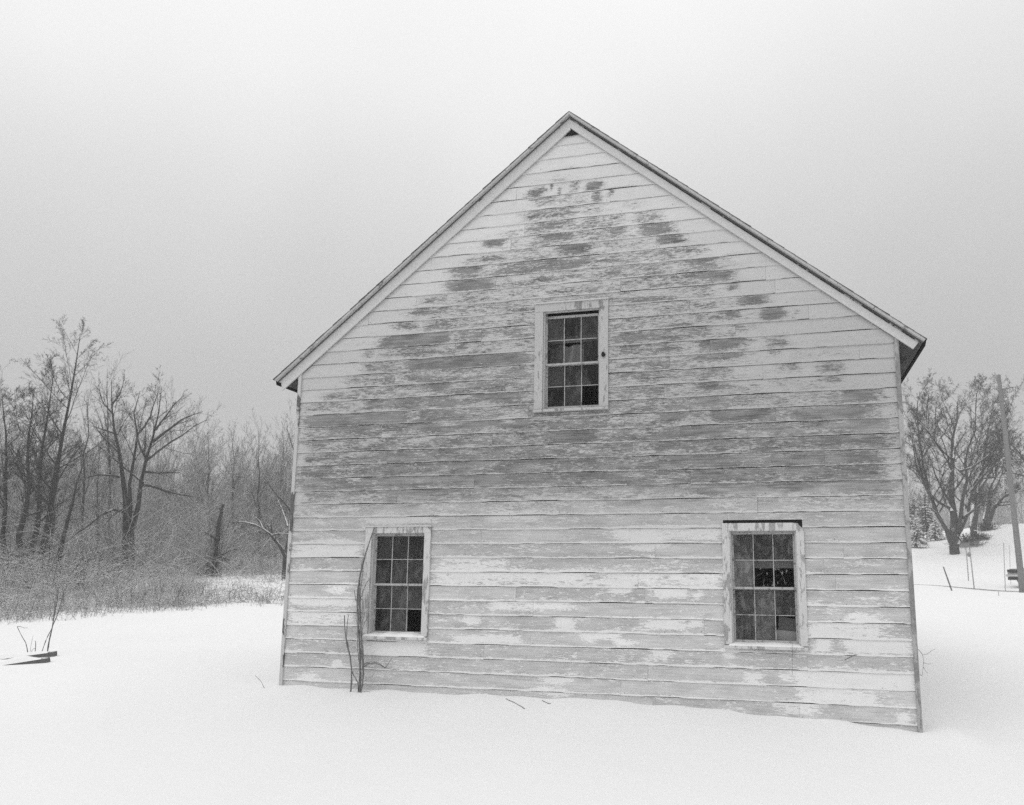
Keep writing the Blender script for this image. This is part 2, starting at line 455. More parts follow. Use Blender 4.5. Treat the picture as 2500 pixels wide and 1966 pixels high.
# wear map of the paint: patches read off the photograph (photo pixels), then broken up by noise in the material
def crop(ox, oy, k, rows): return [(ox + a / k, ox + b / k, oy + c / k, oy + d / k, s) for a, b, c, d, s in rows]
bare = crop(1460, 420, 2.715, [
    (260, 510, 340, 415, .9), (50, 200, 370, 425, .75), (370, 605, 425, 480, .95), (330, 720, 495, 585, .7), (280, 900, 570, 680, .62),
    (560, 820, 575, 640, .85), (220, 930, 640, 765, .72), (540, 930, 645, 715, .92), (840, 945, 750, 790, .9), (100, 600, 810, 865, .8), (620, 800, 770, 800, .7),
    (900, 1140, 815, 885, .9), (180, 300, 885, 940, .7), (380, 530, 880, 930, .6), (840, 950, 915, 975, .9), (1070, 1260, 900, 975, .95), (1260, 1340, 940, 965, .6),
    (560, 760, 935, 1000, .7), (100, 560, 960, 1040, .66), (80, 800, 1050, 1120, .85), (820, 1000, 1010, 1080, .7), (1090, 1280, 1090, 1160, .8),
    (90, 620, 1110, 1210, .82), (630, 1010, 1110, 1190, .92), (600, 1000, 1195, 1260, .85), (1110, 1230, 1170, 1220, .7), (0, 130, 540, 600, .6), (0, 60, 70, 130, .7), (1260, 1640, 1195, 1235, .4)]) \
 + crop(660, 480, 2.715, [
    (1720, 1950, 0, 50, .8), (1670, 2090, 70, 150, .78), (1730, 2090, 160, 220, .8), (1550, 1690, 235, 268, .66), (1410, 1580, 285, 335, .9),
    (1700, 2080, 240, 310, .8), (1860, 2150, 320, 390, .95), (1600, 1860, 350, 410, .72), (1260, 1580, 395, 445, .82), (1180, 1460, 470, 540, .86), (1480, 2060, 420, 510, .82), (1900, 2170, 420, 460, .85),
    (1160, 1520, 550, 620, .88), (1650, 1950, 520, 570, .75), (1960, 2170, 500, 560, .6), (1240, 1570, 620, 680, .7), (1700, 2170, 590, 650, .62), (980, 1230, 660, 710, .72), (900, 1230, 740, 800, .82), (1250, 1480, 730, 770, .66),
    (1500, 1640, 700, 760, .62), (810, 1000, 840, 890, .8), (1010, 1240, 830, 880, .82), (720, 1220, 910, 990, .93), (1310, 1480, 890, 940, .8), (1480, 1740, 870, 930, .7), (700, 1180, 985, 1060, .78), (610, 700, 1015, 1070, .7),
    (1230, 1320, 970, 1025, .88), (1340, 1740, 950, 1030, .66), (610, 850, 1090, 1150, .8), (880, 1220, 1075, 1150, .95), (1260, 1740, 1050, 1110, .95), (460, 860, 1180, 1240, .72), (870, 1180, 1170, 1230, .8), (1550, 1740, 1130, 1200, .8), (1200, 1540, 1150, 1210, .7)]) \
 + crop(1250, 250, 4.27, [
    (150, 380, 910, 970, .9), (390, 435, 860, 920, .8), (470, 520, 905, 970, .9), (590, 740, 830, 930, .75), (745, 950, 835, 910, .97), (210, 490, 1000, 1060, .8), (820, 950, 945, 1035, .85), (990, 1075, 920, 980, .85),
    (400, 620, 750, 820, .62), (100, 760, 1130, 1210, .7), (330, 740, 1090, 1140, .75), (1130, 1380, 1030, 1110, .58), (830, 960, 1120, 1150, .7), (1260, 1600, 1140, 1250, .7), (970, 1210, 1315, 1390, .85), (1330, 1690, 1270, 1370, .92)]) \
 + crop(680, 860, 2.715, [
    (600, 830, 70, 130, .85), (850, 1670, 20, 110, .93), (430, 830, 150, 210, .76), (860, 1680, 140, 190, .78), (640, 1120, 220, 290, .78), (1000, 1130, 200, 270, .98), (1200, 1680, 190, 230, .75), (280, 520, 270, 310, .7),
    (520, 1240, 300, 370, .85), (1250, 1690, 260, 320, .92), (150, 480, 330, 400, .7), (150, 900, 400, 490, .92), (860, 1300, 390, 470, .88), (1300, 1680, 350, 430, .7), (150, 640, 500, 570, .8), (640, 1600, 450, 540, .84), (1480, 1700, 440, 520, .88), (190, 340, 590, 640, .85),
    (340, 720, 590, 650, .6), (550, 1300, 570, 620, .82), (1380, 1520, 550, 600, .85), (1700, 2170, 460, 500, .85), (1730, 2170, 520, 600, .95), (500, 960, 660, 730, .92), (980, 1350, 630, 690, .85), (1300, 2170, 620, 690, .7), (170, 250, 690, 740, .9), (250, 500, 680, 740, .6),
    (620, 1340, 730, 790, .86), (1340, 2100, 710, 790, .85), (120, 250, 770, 830, .9), (250, 620, 770, 830, .65), (110, 560, 850, 920, .82), (600, 1820, 820, 890, .9), (130, 480, 930, 990, .8), (480, 640, 930, 990, .65), (640, 1220, 920, 990, .9), (1240, 1830, 900, 970, .8), (1930, 2170, 790, 870, .93),
    (130, 480, 1015, 1065, .65), (480, 1000, 1010, 1080, .9), (1070, 1400, 1010, 1080, .8), (1780, 2170, 985, 1050, .85), (1340, 1780, 990, 1050, .6)]) \
 + crop(1460, 860, 2.715, [
    (80, 640, 55, 110, .82), (640, 990, 0, 60, .86), (150, 400, 130, 190, .75), (640, 930, 90, 170, .85), (1160, 1350, 90, 130, .76), (1440, 1640, 70, 140, .8), (110, 580, 200, 290, .78), (600, 920, 190, 260, .88), (1430, 1640, 150, 215, .78), (1060, 1400, 170, 230, .55),
    (80, 540, 310, 380, .75), (600, 870, 290, 350, .85), (870, 1200, 290, 340, .6), (1480, 1700, 250, 310, .72), (1590, 1900, 250, 310, .92), (360, 640, 400, 460, .94), (700, 1190, 380, 450, .96), (1240, 1820, 370, 440, .95), (1800, 1990, 360, 420, .55), (80, 280, 490, 570, .85), (380, 950, 490, 560, .93),
    (950, 1200, 470, 530, .6), (1170, 1600, 470, 540, .8), (1590, 1970, 450, 530, .88), (330, 720, 590, 640, .93), (720, 1200, 570, 625, .72), (1230, 1970, 560, 620, .93), (0, 280, 600, 650, .7), (370, 880, 680, 750, .9), (1150, 1850, 670, 740, .92), (900, 1150, 710, 745, .8), (1640, 2020, 660, 700, .7), (150, 540, 780, 850, .85), (560, 880, 770, 850, .97),
    (1200, 1400, 760, 830, .88), (1400, 1650, 770, 830, .65), (1530, 1700, 810, 840, .9), (580, 2030, 870, 930, .92), (0, 580, 880, 940, .7), (0, 820, 960, 1040, .9), (830, 1300, 970, 1040, .8), (1300, 2000, 960, 1040, .55)])
white = crop(1460, 1230, 2.715, [
    (90, 220, 540, 580, .8), (360, 580, 550, 620, .75), (630, 700, 590, 630, .6), (300, 590, 790, 820, .7), (620, 690, 770, 810, .7), (0, 140, 850, 890, .85), (100, 240, 905, 945, .8), (240, 430, 200, 300, .6), (100, 820, 160, 240, .6), (350, 480, 980, 1030, .7),
    (0, 820, 455, 540, .55), (1640, 1880, 730, 780, .75), (1370, 1900, 800, 880, .62), (1650, 2060, 910, 1000, .9), (1440, 1550, 920, 960, .8), (960, 1100, 1135, 1180, .8), (1200, 1280, 1130, 1170, .7), (1300, 2110, 1105, 1235, .85), (1320, 1870, 1240, 1330, .7), (1180, 1480, 1320, 1400, .6), (1980, 2060, 1410, 1440, .8), (830, 900, 985, 1010, .8)]) \
 + crop(660, 1230, 2.715, [
    (1900, 2010, 750, 840, .75), (1230, 1680, 870, 930, .7), (1280, 1390, 760, 800, .75), (1460, 2000, 660, 700, .6), (620, 1010, 920, 1005, .9), (420, 480, 1040, 1080, .7), (200, 350, 1140, 1170, .8), (360, 520, 550, 590, .7), (120, 560, 620, 680, .62), (110, 560, 720, 790, .6),
    (180, 600, 240, 345, .6), (1060, 2172, 440, 530, .55), (1100, 1600, 350, 440, .4), (640, 1070, 90, 140, .75), (1450, 1780, 60, 110, .6), (2050, 2172, 860, 910, .8), (1800, 2000, 1150, 1180, .8), (1740, 1960, 1230, 1260, .8)])
def towall(b):
    x0, x1, y0, y1, s = b
    c0, c1 = onwall(x0, (y0 + y1) / 2), onwall(x1, (y0 + y1) / 2)
    a0, a1 = onwall((x0 + x1) / 2, y0), onwall((x0 + x1) / 2, y1)
    zl, zr = onwall(x0, (y0 + y1) / 2)[2], c1[2]
    return (c0[0], c1[0], a1[2], a0[2], s)
BARE = [towall(b) for b in bare]
WHITE = [towall(b) for b in white]
def sstep(a, b, x):
    t = np.clip((x - a) / (b - a), 0, 1)
    return t * t * (3 - 2 * t)
def wearmap(x, z):
    edge = (ZIN - z) / SL - np.abs(x)                      # horizontal distance inside the rake boards
    up = sstep(2.45, 3.0, z)                                     # upper wall: bare grey wood; lower wall: pale primer
    base = .42 * sstep(.4, 1.3, edge) * sstep(3.0, 4.4, z) + (.52 * sstep(3.75, 3.3, np.abs(x)) + .06) * (1 - sstep(3.0, 4.4, z)) * up
    base = base * (1 - .75 * sstep(1.5, 2.6, x) * sstep(3.7, 4.2, z))
    low = np.full_like(x, .66)
    wear = base * up + low * (1 - up)
    for (x0, x1, z0, z1, s) in BARE:
        zm = (z0 + z1) / 2; hz = max((z1 - z0) / 2, .05)
        e = min(.22, (x1 - x0) * .4)
        f = sstep(x0 - e, x0 + e, x) * sstep(x1 + e, x1 - e, x) * sstep(hz + .045, hz - .03, np.abs(z - zm))
        wear = np.maximum(wear, (.54 * s + .28 * s ** 4) * f)
    wh = np.zeros_like(x)
    for (x0, x1, z0, z1, s) in WHITE:
        zm = (z0 + z1) / 2; hz = max((z1 - z0) / 2, .04)
        e = min(.13, (x1 - x0) * .4)
        f = sstep(x0 - e, x0 + e, x) * sstep(x1 + e, x1 - e, x) * sstep(hz + .04, hz - .03, np.abs(z - zm))
        wear = wear * (1 - .92 * s * f); wh = np.maximum(wh, s * f)
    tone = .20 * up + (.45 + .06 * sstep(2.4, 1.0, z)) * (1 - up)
    paint = .655 - .14 * sstep(6.4, 4.4, z) - .05 * sstep(.5, 3.0, x) * sstep(2.6, 3.6, z) + .26 * sstep(3.0, 1.6, z)  # paler toward the foot: whiter paint, with light from below put into its colour
    return wear, tone, paint

def build_siding():
    V = []; Q = []; at_ = {k: [] for k in ('wear', 'tone', 'paint', 'board_height', 'board_seed')}
    MI = []
    nv = 0
    rng = np.random.default_rng(21)
    k0 = -24
    nails = []
    for k in range(k0, 20):
        zb = Z0 + EXPO * k; ztp = zb + EXPO
        if zb > 7.35: break
        cuts = sorted({zb, ztp} | {h for H_ in holes for h in (H_[2], H_[3]) if zb + .004 < h < ztp - .004})
        xm = min(HW - .045, (ZIN + .06 - zb) / SL)
        joints = [-4.0]
        x_ = -3.6 + rng.uniform(.8, 3.2)
        while x_ < 3.4:
            joints.append(x_); x_ += rng.uniform(1.5, 3.8)
        joints.append(4.0)
        segs = [(a, b, rng.uniform(0, 1), rng.uniform(-.0016, .0016), rng.uniform(-.0022, .0022), rng.uniform(-.05, .05)) for a, b in zip(joints, joints[1:])]
        for za, zc in zip(cuts, cuts[1:]):
            ivs = [(-xm, xm)]
            for (hx0, hx1, hz0, hz1) in holes:
                if hz0 - 1e-6 <= za and zc <= hz1 + 1e-6:
                    nvs = []
                    for a, b in ivs:
                        if hx1 <= a or hx0 >= b: nvs.append((a, b)); continue
                        if hx0 > a: nvs.append((a, hx0))
                        if hx1 < b: nvs.append((hx1, b))
                    ivs = nvs
            for a, b in ivs:
                for (s0, s1, seed, dy, dz, dt) in segs:
                    xa, xb = max(a, s0 + .0006), min(b, s1 - .0006)
                    if xb - xa < .004: continue
                    n = max(2, int((xb - xa) / .035) + 1)
                    xs = np.linspace(xa, xb, n)
                    vs = [0, .03, .09, .2, .4, .6, .8, 1.0]
                    zs = [za] + [zb + EXPO * q for q in vs if za + .002 < zb + EXPO * q < zc - .002] + [zc - (.0008 if zc == ztp else 0)]
                    zs = np.array(zs)
                    rows = []
                    vv = (zs - zb) / EXPO
                    yy = -(.004 + .012 * (1 - vv)) + dy
                    if za == zb:
                        zs = np.concatenate([[zb], zs]); vv = np.concatenate([[0], vv]); yy = np.concatenate([[.001], yy])
                    XX, ZZ = np.meshgrid(xs, zs); YY = np.repeat(yy[:, None], n, 1); VV = np.repeat(vv[:, None], n, 1)
                    sag = dz + .0022 * np.sin(xs * 2.3 + seed * 20) + .0012 * np.sin(xs * 9 + seed * 50)
                    gapn = np.sin(xs * 4.1 + seed * 77) + np.sin(xs * 9.7 + seed * 23) * .7 + np.sin(xs * 23 + seed * 11) * .4
                    sag = sag + .0010 + .0058 * np.clip((gapn - .1) * 1.8, 0, 1)
                    low = (VV < .05)
                    ZZ2 = ZZ + np.where(low, sag[None, :], 0) * (za == zb)
                    YY = YY + np.where(VV < .5, (.0016 * np.sin(xs * 3.1 + seed * 31) + .001 * np.sin(xs * 13 + seed * 9))[None, :], 0)
                    lim = (ZIN + .07 - ZZ) / SL
                    XX = np.clip(XX, -lim, lim)
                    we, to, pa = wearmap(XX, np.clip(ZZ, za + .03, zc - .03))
                    m, nn = XX.shape
                    V.append(np.stack([XX, YY, ZZ2], -1).reshape(-1, 3))
                    ii, jj = np.meshgrid(np.arange(m - 1), np.arange(nn - 1), indexing='ij')
                    Q.append((nv + np.stack([ii * nn + jj, ii * nn + jj + 1, (ii + 1) * nn + jj + 1, (ii + 1) * nn + jj], -1)).reshape(-1, 4))
                    MI.append(np.zeros((m - 1) * (nn - 1), dtype=np.int32))
                    nv += m * nn
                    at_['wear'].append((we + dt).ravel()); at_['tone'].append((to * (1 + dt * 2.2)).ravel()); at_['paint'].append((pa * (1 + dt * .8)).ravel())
                    at_['board_height'].append(VV.ravel()); at_['board_seed'].append(np.full(VV.size, seed + k * .13))
                    if za == zb:
                        for xn in [xa + .03, xb - .03] + list(np.arange(xa + rng.uniform(.3, .6), xb - .1, .61)):
                            if rng.random() < .62: nails.append((xn + rng.uniform(-.01, .01), zb + rng.uniform(.02, .045)))
    # rusted nail heads: small dark discs on the same boards
    for xn, zn in nails:
        if (ZAP - .30 - zn) / SL - abs(xn) < .02: continue
        r = rng.uniform(.0022, .0046)
        c = [(xn + r * math.cos(q), -.0185, zn + r * math.sin(q) * rng.uniform(.8, 1.5)) for q in (0.2, 1.8, 3.3, 4.9)]
        V.append(np.array(c)); Q.append(np.array([[nv, nv + 1, nv + 2, nv + 3]])); nv += 4
        MI.append(np.ones(1, dtype=np.int32))
        for k_ in at_: at_[k_].append(np.full(4, .5))
    me = qmesh('siding', np.vstack(V), np.vstack(Q), {k: np.concatenate(v) for k, v in at_.items()})
    me.polygons.foreach_set('material_index', np.concatenate(MI))
    return me
RUST = mat_plain('rusty_nail', .07)
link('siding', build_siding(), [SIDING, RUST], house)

# sheathing behind the boards, with the window openings left open
sh = MB()
def rake_z(x): return ZIN + .06 - SL * abs(x)
xcuts = sorted({-HW + .03, HW - .03, 0.0} | {v for w in WINS for v in (w['xc'] - .35, w['xc'] + .35)})
zrange = []
for xa, xb in zip(xcuts, xcuts[1:]):
    spans = [.1]
    for w in WINS:
        if w['xc'] - .36 <= xa and xb <= w['xc'] + .36 or (w['xc'] - .35 < (xa + xb) / 2 < w['xc'] + .35):
            spans += [w['zb'] - .02, w['zt'] + .015]
    spans = spans + [None]
    spans = [spans[0]] + sorted(s for s in spans[1:-1]) + [None]
    for a, b in zip(spans[::2], spans[1::2]):
        if b is None: sh.poly([(xa, a), (xb, a), (xb, rake_z(xb)), (xa, rake_z(xa))], .004, .03)
        else: sh.poly([(xa, a), (xb, a), (xb, b), (xa, b)], .004, .03)
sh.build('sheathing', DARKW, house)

# side and rear walls, floors
SIDEW = mat_trim('side_wall_paint', .6, .3, .45, (2, 2, 20))
for s in (-1, 1):
    mb = MB()
    k = 0
    z = .1
    while z < 4.55:
        xo = s * (HW - .012); xi = s * (HW - .03)
        mb.poly([(.032, z), (DEPTH - .03, z), (DEPTH - .03, z + .163), (.032, z + .163)], xi, xo + s * (.006 if k % 2 else .002), 'x')
        z += .165; k += 1
    mb.build('side_wall', SIDEW, house)
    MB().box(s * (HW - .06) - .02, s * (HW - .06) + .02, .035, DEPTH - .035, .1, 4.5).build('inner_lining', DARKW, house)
mb = MB(); w_ = HW - .03; mb.poly([(-w_, .1), (w_, .1), (w_, ZS[1] - .061 - SL * w_), (RX, ZS[1] - .061 - SL * RX), (-w_, ZS[-1] - .061 - SL * w_)], DEPTH - .03, DEPTH)
mb.build('rear_wall', SIDEW, house)
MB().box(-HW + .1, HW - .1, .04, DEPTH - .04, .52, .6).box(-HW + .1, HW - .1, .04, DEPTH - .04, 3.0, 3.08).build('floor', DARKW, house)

# roof: deck, shingles, rakes
def slab(mb, d0, d1, y0, y1, xb, s, plumb_end=False, xa=None):
    """slice of the right (s=1) or left (s=-1) roof slope between depths d0 and d1 below its top surface (measured square to the slope)"""
    v0, v1 = d0 / CS, d1 / CS
    if xa is None: xa = s * RX
    e0, e1 = xb - d0 * SL * CS, xb - d1 * SL * CS
    if plumb_end: e1 = e0 - (d1 - d0) * .15
    zt_ = lambda q: ZS[s] - SL * q
    pts = [(s * xa, zt_(xa) - v0), (s * e0, zt_(e0) - v0), (s * e1, zt_(e1) - v1), (s * xa, zt_(xa) - v1)]
    mb.poly(pts, y0, y1)
    return mb
roof = MB()
for s in (-1, 1): slab(roof, .012, .045, -.060, DEPTH + .1, XT[s], s)
roof = roof.build('roof', EAVEW, house)
shg = MB()
for s in (-1, 1):
    x = XT[s] + .012
    while x > s * RX + .02:
        xa = max(x - .118, s * RX)
        z_ = lambda q, o: ZS[s] + o - SL * q
        th = .007 + random.uniform(0, .004)
        shg.poly([(s * xa, z_(xa, .000)), (s * x, z_(x, 0)), (s * x, z_(x, th)), (s * xa, z_(xa, .003))], -.122 + random.uniform(-.006, .006), DEPTH + .12)
        x -= .118
shg.build('shingles', SHING, roof)
RAKEM = mat_trim('rake_board_paint', .60, .30, .34, (3.5, 3.5, 3.5))
LAY = {1: (-.001, .026, .031, .055, .142), -1: (-.001, .026, .033, .050, .160)}
for s in (-1, 1):
    l = LAY[s]
    rb = MB()
    slab(rb, l[3], l[4], -.046, -.0252, XT[s] - .03, s, s < 0)
    rb = rb.build('rake_board', RAKEM, house)
    m1 = MB(); slab(m1, l[0], l[1], -.112, -.0605, XT[s], s)
    m1.build('rake_molding', MOLD, rb)
    m2 = MB(); slab(m2, l[2], l[3] - .0002, -.0595, -.0255, XT[s] - .012, s)
    m2.build('rake_fillet', MOLDD if s > 0 else mat_trim('bed_molding_paint', .46, .10, .42, (6, 10, 6)), rb)
# eaves: rafter tails, a wall plate board and the eave edge board
for s in (-1, 1):
    mb = MB(); slab(mb, .0, .05, -.058, DEPTH + .1, XT[s] + .012, s, xa=XT[s])
    mb.build('eave_edge', DARKW, house)
    for y in [-.018] + list(np.arange(.75, DEPTH, .75)):
        mb = MB(); slab(mb, .046, .125 if y > 0 else LAY[s][4], y, y + .05, XT[s] - .05 - (.11 if y < 0 else 0), s, xa=HW - .25)
        mb.build('rafter', EAVEW, house)
    MB().box(s * (HW - .0) - .012, s * HW + .012, .036, DEPTH, 4.36, 4.5).build('frieze_board', MOLD, house)
    cb = MB().box(min(s * HW, s * (HW - .045)), max(s * HW, s * (HW - .045)), -.030, .032, .1, 4.48)
    cb.build('corner_board', mat_trim('corner_board_paint', .52 if s < 0 else .40, .12 if s < 0 else .24, .50 if s < 0 else .54, (7, 7, 2.2)), house)
MB().poly([(-.095, 7.31), (.09, 7.315), (0, 7.39)], -.0262, -.0225).build('peak_gap_shade', DARKW, house)  # solid near-black plate, its colour standing for the shade in an open gap

# ------------------------------------------------------------------ windows
def window(w, seed, missing, broken=(), cap=True, gap_top=0.0, glass=GLASS, label=None, tiltz=0.0):
    rng = random.Random(seed)
    xc, zb, zt, ztop, hw = w['xc'], w['zb'], w['zt'], w['ztop'], w['hw']
    win = MB()
    ow = .349                                              # half opening between the casings
    win.box(xc - hw, xc - ow, -.034, .003, zb - .005, zt)
    win.box(xc + ow, xc + hw, -.034, .003, zb - .005, zt)
    if w['n'] == 'right':                                  # head casing with a broken right-hand corner
        win.poly([(xc - hw, zt + .0005), (xc + hw, zt + .0005), (xc + hw, zt + .02), (xc + hw - .035, zt + .045), (xc + hw - .06, ztop - .006), (xc + hw - .12, ztop), (xc - hw, ztop)], -.034, .003)
    else:
        win.poly([(xc - hw - .004, zt + .0005), (xc + hw + .004, zt + .0005), (xc + hw + .004, ztop - .012), (xc - hw - .004, ztop - .012)], -.036, .003)
    tm = TRIMUP if w['n'] == 'top' else TRIM
    o = win.build('window', tm, house, bevel=.002)
    if label: o['label'] = label
    if cap:
        MB().box(xc - hw - .012, xc + hw + .012, -.052, -.012, ztop - .0115, ztop + .006).build('drip_cap', TRIMW, o, bevel=.002)
    jm = MB()
    for a, b in ((xc - ow - .004, xc - ow + .0145), (xc + ow - .0145, xc + ow + .004)): jm.box(a, b, .0035, .125, zb, zt + .01)
    jm.box(xc - ow + .0147, xc + ow - .0147, .0035, .040, zt - .004 , zt + .012)
    jm.build('jamb', TRIMW, o)
    sl = MB()
    sl.poly([(-.066, zb - .045), (.12, zb - .045), (.12, zb - .004), (-.066, zb - .014)], xc - hw - .006, xc + hw + .006, 'x')
    sl.build('sill', tm, o, bevel=.003)
    # sashes: 3 x 2 lights each, upper one outermost
    x0, x1 = xc - ow + .015, xc + ow - .015
    zm = (zb + zt) / 2 - .012 + w.get('dm', 0)
    zt2 = zt - .004 - gap_top
    st, mu = .020, .0052
    P = []
    glassq = []
    px0, px1 = x0 + st, x1 - st
    cw = (px1 - px0) / 3
    for (zl, zh, y, nm, top) in ((zm - .012, zt2, .045, 'upper_sash', 1), (zb, zm + .012, .078, 'lower_sash', 0)):
        s_ = MB()
        s_.box(x0, x0 + st, y, y + .03, zl, zh).box(x1 - st, x1, y, y + .03, zl, zh)
        br, tr = (.026, .030) if top else (.040, .026)
        sk = tiltz if top else 0
        s_.box(x0 + st, x1 - st, y + .0005, y + .0295, zl, zl + br).box(x0 + st, x1 - st, y + .0005, y + .0295, zh - tr, zh)
        rows = [zl + br, (zl + br + zh - tr) / 2 + (.004 if top else -.004), zh - tr]
        for i in (1, 2):
            j0, j1 = rng.uniform(-.002, .002), rng.uniform(-.002, .002)
            xx = px0 + cw * i
            s_.poly([(xx - mu + j0, zl + br), (xx + mu + j0, zl + br), (xx + mu * .8 + j1, zh - tr), (xx - mu * .8 + j1, zh - tr)], y + .004, y + .026)
        for i in range(3):
            s_.box(px0 + cw * i + mu * .9, px0 + cw * (i + 1) - mu * .9, y + .0045, y + .0255, rows[1] - mu * .8, rows[1] + mu * .8)
        s_.build(nm, SASH, o, bevel=.0012)
        for r in range(2):
            for c in range(3):
                row = (0 if top else 2) + (1 - r)
                if (row, c) in missing: continue
                ty, tzz = rng.uniform(-.004, .004), rng.uniform(-.004, .004)
                yy = y + .016
                a, b = px0 + cw * c, px0 + cw * (c + 1)
                lo_, hi_ = rows[r], rows[r + 1]
                glassq.append((np.array([(a, yy - ty - tzz, lo_), (b, yy + ty - tzz, lo_), (b, yy + ty + tzz, hi_), (a, yy - ty + tzz, hi_)]), rng.random()))
    for (row, c, pts) in broken:                           # shards left in a broken light
        top = row < 2
        y = (.045 if top else .078) + .016
        zl, zh = ((zm - .012, zt2) if top else (zb, zm + .012))
        br, tr = (.026, .030) if top else (.040, .026)
        lo_, hi_ = zl + br, zh - tr
        mid = (lo_ + hi_) / 2
        if row % 2 == 0: lo_ = mid
        else: hi_ = mid
        a, b = px0 + cw * c, px0 + cw * (c + 1)
        glassq.append((np.array([(a + (b - a) * u, y, lo_ + (hi_ - lo_) * v) for u, v in pts]), rng.random()))
    Vg = np.vstack([q for q, s in glassq])
    Qg = np.arange(len(Vg)).reshape(-1, 4)
    me = qmesh('pane', Vg, Qg, {'pane_seed': np.repeat([s for q, s in glassq], 4)})
    link('pane', me, glass, o)
    # stops and dark gap at the head come from the depth of the frame itself
    return o
def sill_snow(o, xc, zb, hw, deep):
    n, m = 40, 7
    xs = np.linspace(xc - hw, xc + hw, n); ys = np.linspace(-.062, .078, m)
    rng = np.random.default_rng(int(abs(xc) * 100))
    bump_ = np.interp(xs, np.linspace(xc - hw, xc + hw, 9), rng.uniform(.55, 1.2, 9))
    V = []
    for yi, y in enumerate(ys):
        prof = [0, .7, .95, 1, 1, 1.05, 1.15][yi]
        endf = np.minimum(1, np.minimum(xs - xs[0], xs[-1] - xs) / .03)
        V.append(np.stack([xs, np.full(n, y), zb - .016 + (y + .066) * .05 + deep * bump_ * prof * np.sqrt(np.clip(endf, 0, 1))], -1))
    V = np.array(V).reshape(-1, 3)
    i, j = np.meshgrid(np.arange(m - 1), np.arange(n - 1), indexing='ij')
    Q = np.stack([i * n + j, i * n + j + 1, (i + 1) * n + j + 1, (i + 1) * n + j], -1).reshape(-1, 4)
    link('sill_snow', qmesh('sill_snow', V, Q, smooth=True), SNOW, o)
wt = window(WINS[0], 3, {(3, 2), (1, 1)}, gap_top=.035, label='upper sash window dropped in its frame, lower right pane missing')
wlft = window(WINS[1], 5, {(3, 2)}, label='lower window beside the climbing stems, one bottom pane missing')
wrt = window(WINS[2], 8, {(1, 1), (1, 2), (3, 2)}, broken=[(1, 1, [(0, .98), (0, .94), (.1, .90), (.3, .97)])], cap=False, glass=GLASSD, label='lower window with broken head casing and dried leaves behind its panes')
sill_snow(wlft, WINS[1]['xc'], WINS[1]['zb'], .405, .034)
sill_snow(wrt, WINS[2]['xc'], WINS[2]['zb'], .39, .022)
kn = MB().tube([(.405, -.045, 4.43), (.41, -.05, 4.455), (.402, -.045, 4.49)], [.012, .028, .010], 7)
kn.build('knot_hole_shade', DARKW, wt)  # solid near-black lump, its colour standing for the shade inside a hole

# ------------------------------------------------------------------ things seen behind the windows
def board(name, pts, y0, th, m, label, cat, rot=0, parent=None):
    o = MB().poly(pts, y0, y0 + th).build(name, m, parent, bevel=.002)
    if label: tag(o, label, cat)
    return o
zz = WINS[2]
board('plank', [(1.78, 1.985), (2.55, 1.990), (2.55, 2.085), (1.78, 2.075)], .17, .02, mat_wood('grey_inner_plank', .16, .5, (10, 10, 10)), 'grey plank nailed across behind the broken panes of the right-hand window', 'plank')
bx = board('plywood_sheet', [(2.275, 1.20), (2.60, 1.14), (2.63, 1.42), (2.30, 1.475)], .20, .02, mat_wood('panel_wood', .13, .4, (3, 8, 30)), 'small plywood sheet leaning inside the empty bottom pane of the right window', 'sheet')
board('pale_board', [(2.26, 1.20), (2.66, 1.13), (2.66, 1.30), (2.26, 1.335)], .175, .02, mat_wood('pale_board_wood', .30, .25, (4, 8, 20)), 'pale board propped in front of the plywood sheet inside the right window', 'board')
# pale cloth behind the upper window
n = 30; xs = np.linspace(-.31, .12, n); zs = np.linspace(4.42, 4.66, 12)
XX, ZZ = np.meshgrid(xs, zs)
YY = .20 + .025 * np.sin(XX * 38 + np.sin(ZZ * 9)) + .02 * np.sin(ZZ * 17 + XX * 6)
ZZ = ZZ + .012 * np.sin(XX * 30)
i, j = np.meshgrid(np.arange(11), np.arange(n - 1), indexing='ij')
Q = np.stack([i * n + j, i * n + j + 1, (i + 1) * n + j + 1, (i + 1) * n + j], -1).reshape(-1, 4)
cl = link('cloth', qmesh('cloth', np.stack([XX, YY, ZZ], -1).reshape(-1, 3), Q, smooth=True), mat_plain('stained_cloth', .26, .9, .1, .5, 5))
tag(cl, 'stained pale cloth bunched behind the upper window', 'cloth')
board('shelf_board', [(-.33, 4.70), (.36, 4.71), (.36, 4.79), (-.33, 4.78)], .21, .02, mat_wood('shelf_wood', .22, .4, (6, 6, 20)), 'grey shelf board crossing behind the upper window', 'board')

